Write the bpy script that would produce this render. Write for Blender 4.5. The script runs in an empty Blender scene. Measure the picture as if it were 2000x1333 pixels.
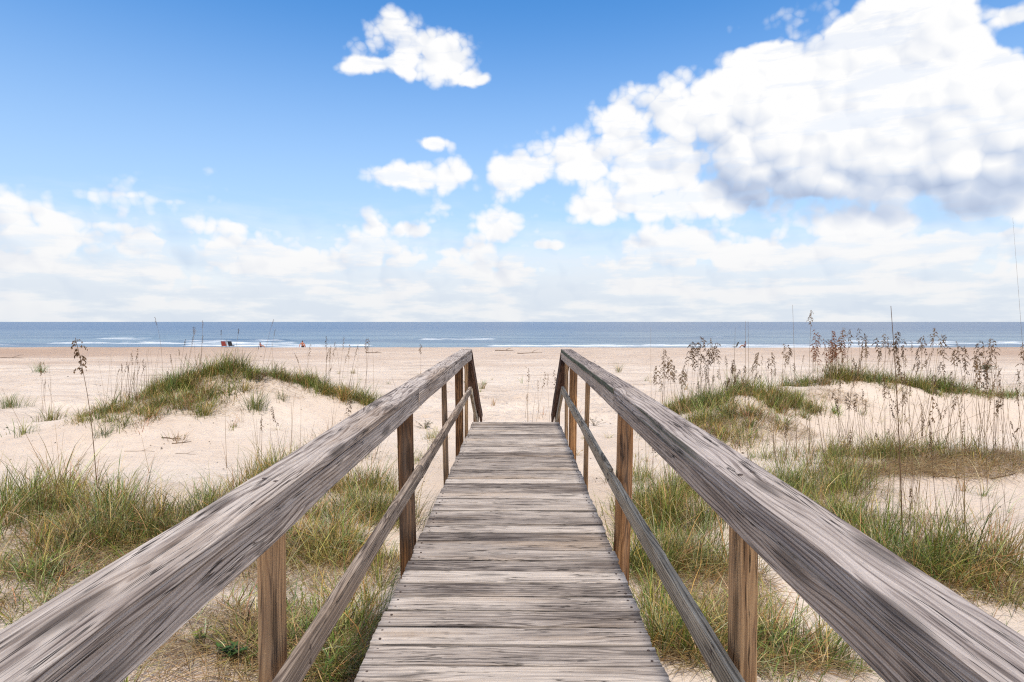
import bpy, math, random
import numpy as np
from mathutils import Vector, Matrix

R = math.radians
random.seed(7)
rng = np.random.default_rng(11)
scene = bpy.context.scene
C = scene.collection

# ------------------------------------------------------------------ camera
CAMZ = 4.2                     # metres above the sea
F = 1200.0                     # focal length in pixels of a 2000 px wide picture
PITCH = math.atan(37.5 / F)
YAW = math.atan(11.0 / F)
cam_data = bpy.data.cameras.new('camera')
cam_data.sensor_width = 36.0
cam_data.lens = 36.0 * F / 2000.0
cam_data.clip_start = 0.02
cam_data.clip_end = 60000.0
cam = bpy.data.objects.new('camera', cam_data)
cam.location = (0, 0, CAMZ)
cam.rotation_euler = (R(90) - PITCH, 0, YAW)
C.objects.link(cam)
scene.camera = cam

# ------------------------------------------------------------------ light settings
SUN_EL = R(60)
SUN_AZ = R(172)                # measured from +Y towards +X: behind the camera, a little to the right
SUN_DIR = Vector((math.sin(SUN_AZ) * math.cos(SUN_EL), math.cos(SUN_AZ) * math.cos(SUN_EL), math.sin(SUN_EL)))
sun_data = bpy.data.lights.new('sun', 'SUN')
sun_data.energy = 3.3
sun_data.angle = R(4.5)       # seen through thin cloud: no crisp shadows in the picture
sun_data.color = (1.0, 0.92, 0.80)
sun = bpy.data.objects.new('sun', sun_data)
sun.rotation_euler = SUN_DIR.to_track_quat('Z', 'Y').to_euler()
sun.location = (0, -10, 30)
C.objects.link(sun)

vs = scene.view_settings
scene.display_settings.display_device = 'sRGB'
vs.view_transform = 'Standard'
vs.look = 'None'
vs.exposure = 0.0
vs.gamma = 1.0
vs.use_curve_mapping = False
scene.render.engine = 'CYCLES'
scene.cycles.max_bounces = 6
scene.cycles.diffuse_bounces = 3
scene.cycles.glossy_bounces = 2
scene.cycles.transmission_bounces = 2
scene.cycles.transparent_max_bounces = 4
scene.cycles.use_denoising = False
scene.cycles.filter_width = 1.2
scene.cycles.use_adaptive_sampling = True
scene.cycles.adaptive_threshold = 0.012
scene.cycles.adaptive_min_samples = 12
scene.cycles.sample_clamp_indirect = 6.0

# ------------------------------------------------------------------ node helpers
class NT:
    def __init__(self, tree):
        self.t = tree
        self.n = tree.nodes
        self.l = tree.links

    def put(self, sock, v):
        if isinstance(v, bpy.types.NodeSocket):
            self.l.new(v, sock)
        elif v is not None:
            sock.default_value = v

    def node(self, typ, **kw):
        nd = self.n.new(typ)
        for k, v in kw.items():
            setattr(nd, k, v)
        return nd

    def math(self, op, a, b=None, c=None, clamp=False):
        nd = self.n.new('ShaderNodeMath')
        nd.operation = op
        nd.use_clamp = clamp
        self.put(nd.inputs[0], a)
        if b is not None:
            self.put(nd.inputs[1], b)
        if c is not None:
            self.put(nd.inputs[2], c)
        return nd.outputs[0]

    def vmath(self, op, a, b=None, c=None):
        nd = self.n.new('ShaderNodeVectorMath')
        nd.operation = op
        self.put(nd.inputs[0], a)
        if b is not None:
            self.put(nd.inputs[1], b)
        if c is not None:
            self.put(nd.inputs[2], c)
        return nd.outputs['Value'] if op in ('LENGTH', 'DISTANCE', 'DOT_PRODUCT') else nd.outputs[0]

    def noise(self, vec, scale=1.0, detail=4.0, rough=0.5, dist=0.0, out='Fac'):
        nd = self.n.new('ShaderNodeTexNoise')
        self.put(nd.inputs['Vector'], vec)
        nd.inputs['Scale'].default_value = scale
        nd.inputs['Detail'].default_value = detail
        nd.inputs['Roughness'].default_value = rough
        nd.inputs['Distortion'].default_value = dist
        return nd.outputs[out]

    def smooth(self, v, a, b, lo=0.0, hi=1.0):
        nd = self.n.new('ShaderNodeMapRange')
        nd.interpolation_type = 'SMOOTHSTEP'
        self.put(nd.inputs['Value'], v)
        nd.inputs['From Min'].default_value = a
        nd.inputs['From Max'].default_value = b
        nd.inputs['To Min'].default_value = lo
        nd.inputs['To Max'].default_value = hi
        return nd.outputs[0]

    def ramp(self, fac, stops, interp='LINEAR'):
        nd = self.n.new('ShaderNodeValToRGB')
        cr = nd.color_ramp
        cr.interpolation = interp
        while len(cr.elements) < len(stops):
            cr.elements.new(0.5)
        for e, (p, col) in zip(cr.elements, stops):
            e.position = p
            e.color = (*col, 1.0)
        self.put(nd.inputs[0], fac)
        return nd.outputs[0]

    def mix(self, fac, a, b, blend='MIX'):
        nd = self.n.new('ShaderNodeMix')
        nd.data_type = 'RGBA'
        nd.blend_type = blend
        nd.clamp_factor = True
        self.put(nd.inputs[0], fac)
        for i, v in ((6, a), (7, b)):
            if isinstance(v, tuple) and len(v) == 3:
                v = (*v, 1.0)
            self.put(nd.inputs[i], v)
        return nd.outputs[2]

    def sep(self, v):
        nd = self.n.new('ShaderNodeSeparateXYZ')
        self.put(nd.inputs[0], v)
        return nd.outputs

    def comb(self, x=0.0, y=0.0, z=0.0):
        nd = self.n.new('ShaderNodeCombineXYZ')
        for i, v in enumerate((x, y, z)):
            self.put(nd.inputs[i], v)
        return nd.outputs[0]


def new_mat(name):
    m = bpy.data.materials.new(name)
    m.use_nodes = True
    nt = NT(m.node_tree)
    bs = m.node_tree.nodes['Principled BSDF']
    return m, nt, bs


# ------------------------------------------------------------------ sky with clouds (world)
world = bpy.data.worlds.new('World')
scene.world = world
world.use_nodes = True
wt = NT(world.node_tree)
wt.n.clear()
SKY_STRENGTH = 0.10


def sky_at(px, py):
    """direction of a picture point as azimuth and tangent of elevation"""
    az = math.atan((px - 1011.0) / F)
    return az, (629.0 - py) / F * math.cos(az)


# cumulus heaps: centre and radii (picture points turned to azimuth / elevation)
GREAT = [(1725, 135, 175, 155), (1830, 200, 140, 135), (1520, 195, 165, 130), (1660, 265, 270, 130), (1830, 285, 200, 110)]
HEAPS = [
    (1735, 90, 150, 125), (1640, 160, 170, 130), (1835, 175, 130, 120), (1500, 145, 130, 115), (1390, 210, 125, 90),
    (1545, 245, 260, 125), (1760, 250, 300, 150), (1985, 270, 150, 80), (1640, 325, 260, 90), (1820, 325, 190, 85), (1425, 285, 120, 75), (1300, 230, 80, 60),
    (1215, 245, 85, 80), (1130, 310, 120, 70), (1020, 335, 85, 65), (1270, 330, 170, 95), (1370, 385, 190, 60),
    (1220, 400, 150, 50),
    (765, 75, 72, 58), (850, 115, 95, 52), (795, 110, 75, 44), (750, 135, 90, 20), (915, 150, 62, 18),
    (848, 290, 52, 22), (795, 352, 78, 32), (880, 350, 68, 40),
    (735, 440, 60, 42), (800, 455, 50, 30), (130, 470, 60, 34), (275, 482, 66, 26), (15, 402, 38, 12),
    (1310, 480, 170, 48), (1690, 445, 150, 62), (1930, 390, 140, 75), (1830, 490, 170, 50), (1060, 480, 70, 22),
    (620, 505, 100, 28), (450, 515, 110, 24), (1870, 5, 60, 26), (1975, 45, 45, 22), (60, 520, 100, 26),
]

def group(name, outs):
    gr = bpy.data.node_groups.new(name, 'ShaderNodeTree')
    gr.interface.new_socket('P', in_out='INPUT', socket_type='NodeSocketVector')
    for o_ in outs:
        gr.interface.new_socket(o_, in_out='OUTPUT', socket_type='NodeSocketFloat')
    t_ = NT(gr)
    return gr, t_, t_.node('NodeGroupInput').outputs[0], t_.node('NodeGroupOutput')


def noise2(t_, vec, scale, detail, rough=0.5, out='Fac'):
    sk = t_.noise(vec, scale, detail, rough, out=out)
    sk.node.noise_dimensions = '2D'
    return sk


# coarse heaps
def heaps(t_, Pq, lst):
    f_ = None
    for (cx, cy, rx, ry) in lst:
        a0, t0 = sky_at(cx, cy)
        ra, rt = rx / F, ry / F
        v = t_.vmath('MULTIPLY_ADD', Pq, (1 / ra, 1 / rt, 0.0), (-a0 / ra, -t0 / rt, 0.0))
        d = t_.vmath('LENGTH', v)
        f_ = d if f_ is None else t_.math('SMOOTH_MIN', f_, d, 0.22)
    return t_.math('SUBTRACT', 1.0, f_)


GC, g, P0, gout = group('cloud_heaps', ['Field'])
wob = g.vmath('SUBTRACT', noise2(g, P0, 11.0, 1.0, 0.5, 'Color'), (0.5, 0.5, 0.5))
Pw = g.vmath('MULTIPLY_ADD', wob, (0.05, 0.035, 0.0), P0)
field = heaps(g, Pw, HEAPS)
px_ = g.sep(P0)
# the same kind of scattered cumulus all round, outside the picture too
gen = noise2(g, g.vmath('MULTIPLY', P0, (2.6, 4.4, 1.0)), 1.0, 2.0)
gen = g.math('MULTIPLY_ADD', gen, 5.0, -2.05)
away = g.math('MAXIMUM', g.smooth(g.math('ABSOLUTE', px_[0]), 0.70, 0.85), g.smooth(px_[1], 0.58, 0.75))
gen = g.math('ADD', gen, g.math('MULTIPLY_ADD', away, 3.0, -3.0))
field = g.math('MAXIMUM', field, gen)
# low bank of cloud above the horizon
bank = noise2(g, g.vmath('MULTIPLY', P0, (5.0, 15.0, 1.0)), 1.0, 3.0, 0.55)
bank = g.math('ADD', g.math('MULTIPLY_ADD', px_[1], -7.6, 1.30), g.math('MULTIPLY_ADD', bank, 1.8, -0.9))
field = g.math('SMOOTH_MAX', field, bank, 0.2)
g.l.new(field, gout.inputs[0])
# the two great heaps alone: how much cloud lies above and below a point of them
GB, g, P0, gout = group('great_heaps', ['Field'])
g.l.new(heaps(g, P0, GREAT), gout.inputs[0])

# fine billows
GF, g, P0, gout = group('cloud_billows', ['Billow', 'Soft'])
w2 = g.vmath('SUBTRACT', noise2(g, P0, 30.0, 2.0, 0.5, 'Color'), (0.5, 0.5, 0.5))
Pb = g.vmath('MULTIPLY_ADD', w2, (0.014, 0.014, 0.0), P0)


def puff(scale):
    vo = g.node('ShaderNodeTexVoronoi', feature='F1', voronoi_dimensions='2D')
    vo.inputs['Scale'].default_value = scale
    g.put(vo.inputs['Vector'], Pb)
    dd = vo.outputs['Distance']
    return g.math('SUBTRACT', 0.6, g.math('MULTIPLY', dd, dd))


p1, p2, p3 = puff(14.0), puff(33.0), puff(75.0)
fb = noise2(g, P0, 18.0, 8.0, 0.55)
soft = g.math('ADD', g.math('MULTIPLY', p1, 0.62), g.math('MULTIPLY', p2, 0.34))
soft = g.math('ADD', soft, g.math('MULTIPLY', p3, 0.20))
soft = g.math('ADD', soft, g.math('MULTIPLY', fb, 0.45))
g.l.new(soft, gout.inputs[0])
g.l.new(g.math('ADD', g.math('ADD', g.math('MULTIPLY', p1, 0.8), g.math('MULTIPLY', p2, 0.45)), g.math('MULTIPLY', noise2(g, P0, 10.0, 2.0, 0.5), 0.5)), gout.inputs[1])

tc = wt.node('ShaderNodeTexCoord')
dx, dy, dz = wt.sep(tc.outputs['Generated'])[:]
az = wt.math('ARCTAN2', dx, dy)
hyp = wt.math('SQRT', wt.math('ADD', wt.math('MULTIPLY', dx, dx), wt.math('MULTIPLY', dy, dy)))
te = wt.math('DIVIDE', dz, wt.math('MAXIMUM', hyp, 0.05))
P = wt.comb(az, te, 0.0)


def cloud(gr, off=None):
    nd = wt.node('ShaderNodeGroup', node_tree=gr)
    wt.put(nd.inputs[0], wt.vmath('ADD', P, off) if off else P)
    return nd.outputs


H0 = cloud(GC)[0]
Hlow = cloud(GB, (0.0, -0.040, 0.0))[0]
Hhigh = cloud(GB, (0.01, 0.060, 0.0))[0]
B0, S0 = cloud(GF)[:]
B1, S1 = cloud(GF, (0.010, 0.014, 0.0))[:]
HB = cloud(GB)[0]
D0 = wt.math('ADD', H0, wt.math('MULTIPLY_ADD', B0, 1.15, -0.90))
D0 = wt.math('ADD', D0, wt.smooth(HB, 0.08, 0.55, 0.0, 0.7))
mask = wt.smooth(D0, -0.06, 0.42)
mask = wt.math('MULTIPLY', mask, wt.smooth(te, -0.02, 0.0))
under = wt.math('ADD', Hlow, wt.math('MULTIPLY_ADD', S0, 0.28, -0.24))
under = wt.math('MULTIPLY', wt.smooth(under, 0.26, -0.22), wt.smooth(Hhigh, -0.05, 0.40))
under = wt.math('MULTIPLY', under, wt.smooth(HB, -0.30, 0.02))
relief = wt.math('SUBTRACT', S0, S1)
shade = wt.math('MULTIPLY_ADD', under, -0.60, 0.99)
shade = wt.math('ADD', shade, wt.math('MULTIPLY', relief, 0.75))
shade = wt.math('SUBTRACT', shade, wt.smooth(noise2(wt, P, 6.5, 4.0), 0.45, 0.8, 0.0, 0.22), clamp=True)
cl_col = wt.ramp(shade, [(0.0, (0.38, 0.47, 0.66)), (0.4, (0.60, 0.68, 0.83)), (0.72, (0.84, 0.87, 0.93)), (0.95, (1.0, 1.0, 1.0))])
# far clouds near the horizon are seen through more air
air = wt.smooth(te, 0.0, 0.17)
layers = noise2(wt, wt.vmath('MULTIPLY', P, (7.0, 34.0, 1.0)), 1.0, 6.0, 0.6)
cl_col = wt.mix(wt.math('MULTIPLY_ADD', air, 0.8, 0.2), wt.mix(wt.smooth(layers, 0.38, 0.62), (0.66, 0.72, 0.82), (0.86, 0.87, 0.89)), cl_col)
thin = wt.math('ADD', wt.math('MULTIPLY', air, 0.30), wt.smooth(layers, 0.32, 0.62, 0.55, 0.95), clamp=True)
mask = wt.math('MULTIPLY', mask, thin)
mask = wt.math('MAXIMUM', mask, wt.smooth(wt.math('ADD', te, wt.math('MULTIPLY_ADD', layers, 0.10, -0.05)), 0.20, 0.03, 0.0, 0.85))
mask = wt.math('MULTIPLY', mask, wt.smooth(te, -0.02, 0.0))
sky = wt.node('ShaderNodeTexSky', sky_type='NISHITA')
sky.sun_disc = False
sky.sun_elevation = SUN_EL
sky.sun_rotation = math.atan2(-SUN_DIR.x, SUN_DIR.y)
sky.altitude = 0.0
sky.air_density = 1.0
sky.dust_density = 0.3
sky.ozone_density = 3.0
blue = wt.vmath('MULTIPLY', sky.outputs[0], (0.74, 1.58, 2.14))
# moist air over the sea pales the lower sky
hz = wt.smooth(te, 0.56, -0.08)
blue = wt.mix(wt.math('MULTIPLY', hz, 0.92), blue, tuple(c / SKY_STRENGTH for c in (0.66, 0.78, 0.90)))
cl_scaled = wt.vmath('SCALE', cl_col)
cl_scaled.node.inputs['Scale'].default_value = 1.0 / SKY_STRENGTH
col = wt.mix(mask, blue, cl_scaled)
bg = wt.node('ShaderNodeBackground')
bg.inputs['Strength'].default_value = SKY_STRENGTH
wt.put(bg.inputs['Color'], col)
wo = wt.node('ShaderNodeOutputWorld')
wt.l.new(bg.outputs[0], wo.inputs[0])
world.cycles.sampling_method = 'NONE'

# ------------------------------------------------------------------ numpy noise
def _hash(ix, iy, seed):
    h = (ix.astype(np.int64) * 374761393 + iy.astype(np.int64) * 668265263 + seed * 1442695041) & 0xFFFFFFFF
    h = ((h ^ (h >> 13)) * 1274126177) & 0xFFFFFFFF
    h = h ^ (h >> 16)
    return (h & 0xFFFFFF) / float(0xFFFFFF)


def vnoise(x, y, seed=0):
    x = np.asarray(x, float)
    y = np.asarray(y, float)
    ix, iy = np.floor(x), np.floor(y)
    fx, fy = x - ix, y - iy
    fx = fx * fx * fx * (fx * (fx * 6 - 15) + 10)
    fy = fy * fy * fy * (fy * (fy * 6 - 15) + 10)
    a = _hash(ix, iy, seed)
    b = _hash(ix + 1, iy, seed)
    c = _hash(ix, iy + 1, seed)
    d = _hash(ix + 1, iy + 1, seed)
    return (a + (b - a) * fx) * (1 - fy) + (c + (d - c) * fx) * fy


def fbm(x, y, seed=0, octv=4):
    s, amp, tot = 0.0, 1.0, 0.0
    for o in range(octv):
        s = s + amp * (vnoise(x * 2 ** o, y * 2 ** o, seed + o * 17) - 0.5)
        tot += amp
        amp *= 0.5
    return s / tot * 2


# ------------------------------------------------------------------ terrain
YB = [-60, 2, 6, 9, 11, 13, 16, 20, 28, 40, 60, 74, 79, 84, 92, 104, 125, 170]
DB = [1.75, 1.83, 1.93, 2.05, 2.2, 2.32, 2.47, 2.62, 2.78, 2.95, 3.13, 3.27, 3.30, 3.50, 3.95, 4.30, 4.8, 6.0]
# dunes: x, y, radius x, radius y, height, turn
DUNES = [
    (-5.9, 13.5, 1.7, 1.5, 1.0, 0.0), (-7.4, 12.4, 1.6, 1.5, 0.46, 0.3), (-3.7, 13.4, 1.2, 1.4, 0.34, 0.0), (-6.6, 10.4, 1.6, 1.1, 0.22, 0.0),
    (-11.6, 12.6, 1.5, 1.6, 0.55, 0.0), (-4.6, 10.9, 1.3, 1.1, 0.16, 0.0), (-13.5, 19.0, 4.0, 2.4, 0.3, 0.0),
    (7.1, 13.6, 2.1, 1.35, 0.98, 0.0), (4.7, 12.2, 1.35, 1.5, 0.62, 0.0), (10.6, 13.2, 2.3, 1.2, 0.50, 0.0), (14.5, 13.0, 3.0, 1.6, 0.5, 0.0),
    (3.6, 11.0, 1.0, 1.3, 0.25, 0.0), (6.1, 8.2, 2.3, 0.75, 0.20, 0.0), (9.5, 7.6, 2.4, 0.8, 0.22, 0.0),
    (-18.5, 14.0, 3.0, 1.7, 0.8, 0.0), (-26.0, 12.5, 3.5, 2.0, 0.9, 0.0), (21.0, 13.8, 3.2, 1.7, 0.8, 0.0), (29.0, 13.0, 3.5, 2.0, 0.9, 0.0),
    (-4.9, 6.4, 1.3, 1.0, 0.22, 0.0), (-2.2, 6.3, 1.6, 0.9, 0.12, 0.0), (2.3, 5.6, 1.0, 1.0, 0.1, 0.0),
]
steps = [(0.5 * math.sin(i * 1.9) * 0.5 + 0.35 * (i % 3 - 1), 11.8 + i * 0.42) for i in range(48)]
STEPS = np.array([(x + random.uniform(-.5, .5), y + random.uniform(-.2, .2)) for (x, y) in steps]
                 + [(random.uniform(-12, -2), random.uniform(15, 22)) for _ in range(70)]
                 + [(random.uniform(2, 12), random.uniform(15, 22)) for _ in range(60)]
                 + [(random.uniform(-4, 4), random.uniform(14, 22)) for _ in range(70)])


def ground(x, y):
    """height of the sand above the sea"""
    x = np.asarray(x, float)
    y = np.asarray(y, float)
    d = np.interp(y, YB, DB)
    h = 0.0
    for (cx, cy, rx, ry, a, t) in DUNES:
        u = ((x - cx) * math.cos(t) + (y - cy) * math.sin(t)) / rx
        v = (-(x - cx) * math.sin(t) + (y - cy) * math.cos(t)) / ry
        h = h + a * np.exp(-(u * u + v * v) * 0.75)
    near = np.exp(-np.maximum(y - 20, 0) / 25.0)
    h = h + 0.16 * fbm(x * 0.28, y * 0.33, 3, 3) * near * np.clip(np.abs(x) / 1.5, 0.25, 1)
    h = h + 0.10 * fbm(x * 1.1, y * 1.1, 9, 4) * near
    far = np.clip((y - 25) / 30, 0, 1) * np.clip((95 - y) / 15, 0, 1)
    h = h + far * (0.10 * fbm(x * 0.09, y * 0.22, 21, 3) + 0.05 * fbm(x * 0.5, y * 0.8, 25, 2))
    return CAMZ - d + h


# rays of picture points
_cm = cam.rotation_euler.to_matrix()


def ray(px, py):
    v = _cm @ Vector(((px - 1000.0) / F, -(py - 666.5) / F, -1.0))
    return v


_ts = np.concatenate([np.linspace(1.5, 30, 1500), np.linspace(30, 130, 900)])


def hit(px, py):
    """where the line of sight of a picture point meets the sand"""
    v = ray(px, py)
    s = _ts / v.y
    gx, gy, gz = v.x * s, v.y * s, CAMZ + v.z * s
    below = np.nonzero(gz < ground(gx, gy))[0]
    i = below[0] if len(below) else len(_ts) - 1
    x, y = float(gx[i]), float(gy[i])
    return Vector((x, y, float(ground(x, y))))


def hit_near(px, py, maxy):
    """as hit, but on the near side of a dune: look lower until the line of sight meets it"""
    c = hit(px, py)
    k = 0
    while c.y > maxy and k < 40:
        py += 3
        k += 1
        c = hit(px, py)
    return c


def at_depth(px, py, Y):
    v = ray(px, py)
    return Vector((v.x * Y / v.y, Y, CAMZ + v.z * Y / v.y))


# ------------------------------------------------------------------ object helpers
def mesh_from(name, verts, faces, smooth=False):
    me = bpy.data.meshes.new(name)
    me.from_pydata([tuple(v) for v in verts], [], [tuple(f) for f in faces])
    if smooth:
        me.polygons.foreach_set('use_smooth', [True] * len(me.polygons))
    me.update()
    return me


def mesh_np(name, verts, tris=None, quads=None, smooth=True, colors=None):
    """fast mesh from arrays; colours per vertex"""
    me = bpy.data.meshes.new(name)
    verts = np.asarray(verts, np.float32)
    parts, starts, n = [], [], 0
    loops = []
    tot = 0
    ls = []
    if quads is not None and len(quads):
        quads = np.asarray(quads, np.int32)
        loops.append(quads.ravel())
        ls.append(np.arange(len(quads)) * 4)
        tot = len(quads) * 4
    if tris is not None and len(tris):
        tris = np.asarray(tris, np.int32)
        loops.append(tris.ravel())
        ls.append(tot + np.arange(len(tris)) * 3)
    loops = np.concatenate(loops)
    ls = np.concatenate(ls).astype(np.int32)
    me.vertices.add(len(verts))
    me.vertices.foreach_set('co', verts.ravel())
    me.loops.add(len(loops))
    me.loops.foreach_set('vertex_index', loops)
    me.polygons.add(len(ls))
    me.polygons.foreach_set('loop_start', ls)
    if smooth:
        me.polygons.foreach_set('use_smooth', np.ones(len(ls), bool))
    if colors is not None:
        at = me.color_attributes.new('Col', 'FLOAT_COLOR', 'POINT')
        c4 = np.ones((len(verts), 4), np.float32)
        c4[:, :3] = colors
        at.data.foreach_set('color', c4.ravel())
    me.update(calc_edges=True)
    me.validate()
    return me


def obj(name, me, mat=None, parent=None, label=None, cat=None, group=None, kind=None):
    o = bpy.data.objects.new(name, me)
    C.objects.link(o)
    if mat is not None and me is not None:
        if len(me.materials) == 0:
            me.materials.append(mat)
    if parent is not None:
        o.parent = parent
    tag(o, label, cat, group, kind)
    return o


def tag(o, label=None, cat=None, group=None, kind=None):
    if label:
        o['label'] = label
    if cat:
        o['category'] = cat
    if group:
        o['group'] = group
    if kind:
        o['kind'] = kind


def empty(name, loc, label=None, cat=None, group=None):
    o = bpy.data.objects.new(name, None)
    o.location = loc
    o.empty_display_size = 0.2
    C.objects.link(o)
    tag(o, label, cat, group)
    return o


# ------------------------------------------------------------------ materials: sand, sea
def make_sand():
    m, nt, bs = new_mat('sand')
    geo = nt.node('ShaderNodeNewGeometry')
    p = geo.outputs['Position']
    n1 = nt.noise(p, 0.35, 4, 0.55)
    n2 = nt.noise(p, 6.0, 5, 0.6)
    n3 = nt.noise(p, 180.0, 3, 0.6)
    col = nt.mix(nt.smooth(n1, 0.35, 0.68), (0.620, 0.498, 0.402), (0.700, 0.585, 0.486))
    col = nt.mix(nt.math('MULTIPLY', nt.smooth(n2, 0.42, 0.8), 0.5), col, (0.50, 0.39, 0.31))
    col = nt.mix(nt.math('MULTIPLY', nt.smooth(n3, 0.62, 0.75), 0.5), col, (0.28, 0.21, 0.17))
    # damp, darker and pinker beach towards the water
    xyz = nt.sep(p)
    nd = nt.noise(nt.vmath('MULTIPLY', p, (0.02, 0.09, 0.0)), 1.0, 5, 0.6)
    damp = nt.math('ADD', nt.smooth(xyz[1], 20, 62), nt.math('MULTIPLY_ADD', nd, 1.6, -1.0))
    side = nt.smooth(nt.math('ABSOLUTE', nt.math('SUBTRACT', xyz[0], 4.0)), 12, 60)
    damp = nt.math('MULTIPLY', nt.smooth(damp, 0.1, 0.9), nt.math('MULTIPLY_ADD', side, 0.6, 0.4))
    damp = nt.math('MULTIPLY', damp, nt.smooth(xyz[1], 22, 34))
    col = nt.mix(damp, col, (0.43, 0.295, 0.215))
    lines = nt.noise(nt.vmath('MULTIPLY', p, (0.12, 0.75, 0.0)), 1.0, 6, 0.65)
    col = nt.mix(nt.math('MULTIPLY', nt.smooth(lines, 0.52, 0.68), nt.smooth(xyz[1], 14, 35, 0.1, 0.75)), col, (0.40, 0.295, 0.225))
    wet = nt.smooth(xyz[2], 0.55, 0.05)
    col = nt.mix(wet, col, (0.24, 0.18, 0.15))
    nt.put(bs.inputs['Base Color'], col)
    nt.put(bs.inputs['Roughness'], nt.math('MULTIPLY_ADD', wet, -0.55, 0.9))
    bs.inputs['Specular IOR Level'].default_value = 0.25
    b1 = nt.noise(nt.vmath('MULTIPLY', p, (9.0, 16.0, 9.0)), 1.0, 4, 0.6)
    vor = nt.node('ShaderNodeTexVoronoi', feature='SMOOTH_F1')
    vor.inputs['Scale'].default_value = 2.2
    vor.inputs['Smoothness'].default_value = 0.5
    vw = nt.vmath('SUBTRACT', nt.noise(p, 1.1, 4, 0.6, out='Color'), (0.5, 0.5, 0.5))
    nt.put(vor.inputs['Vector'], nt.vmath('MULTIPLY_ADD', vw, (1.6, 1.6, 0.0), p))
    dimple = nt.math('MULTIPLY', nt.smooth(vor.outputs['Distance'], 0.1, 0.45), nt.smooth(nt.noise(p, 0.5, 3, 0.6), 0.4, 0.65))
    dimple = nt.math('ADD', dimple, nt.noise(p, 1.6, 5, 0.6))
    hgt = nt.math('ADD', nt.math('MULTIPLY', b1, 0.034), nt.math('MULTIPLY', nt.noise(p, 260, 2, 0.5), 0.002))
    foot = nt.math('MULTIPLY', dimple, nt.smooth(xyz[1], 11.5, 16, 0.0, 0.11))
    hgt = nt.math('ADD', hgt, foot)
    bump = nt.node('ShaderNodeBump')
    bump.inputs['Strength'].default_value = 0.75
    bump.inputs['Distance'].default_value = 1.0
    nt.put(bump.inputs['Height'], hgt)
    nt.l.new(bump.outputs[0], bs.inputs['Normal'])
    return m


def make_sea():
    m, nt, bs = new_mat('sea_water')
    geo = nt.node('ShaderNodeNewGeometry')
    p = geo.outputs['Position']
    at = nt.node('ShaderNodeAttribute', attribute_name='Col')
    foam = nt.sep(at.outputs['Color'])
    xyz = nt.sep(p)
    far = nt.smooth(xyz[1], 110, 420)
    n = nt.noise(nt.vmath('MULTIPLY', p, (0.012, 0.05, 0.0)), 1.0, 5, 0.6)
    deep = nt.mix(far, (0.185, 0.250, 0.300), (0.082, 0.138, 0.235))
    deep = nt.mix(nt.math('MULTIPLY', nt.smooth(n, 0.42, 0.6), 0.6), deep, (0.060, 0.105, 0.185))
    fn = nt.noise(nt.vmath('MULTIPLY', p, (0.16, 0.8, 0.5)), 1.0, 6, 0.68)
    fm = nt.smooth(nt.math('ADD', foam[0], nt.math('MULTIPLY_ADD', fn, 2.2, -1.1)), 0.45, 1.15)
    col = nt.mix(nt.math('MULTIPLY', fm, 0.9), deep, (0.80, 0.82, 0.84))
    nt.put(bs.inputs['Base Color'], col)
    nt.put(bs.inputs['Roughness'], nt.math('MULTIPLY_ADD', fm, 0.5, 0.28))
    bs.inputs['IOR'].default_value = 1.33
    bs.inputs['Specular IOR Level'].default_value = 0.32
    w1 = nt.noise(nt.vmath('MULTIPLY', p, (0.22, 0.5, 0.5)), 1.0, 6, 0.62)
    w2 = nt.noise(nt.vmath('MULTIPLY', p, (0.03, 0.085, 0.5)), 1.0, 4, 0.55)
    hgt = nt.math('ADD', nt.math('MULTIPLY', w1, 0.55), nt.math('MULTIPLY', w2, 1.6))
    bump = nt.node('ShaderNodeBump')
    bump.inputs['Strength'].default_value = 0.9
    bump.inputs['Distance'].default_value = 1.0
    nt.put(bump.inputs['Height'], hgt)
    nt.l.new(bump.outputs[0], bs.inputs['Normal'])
    return m


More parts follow.
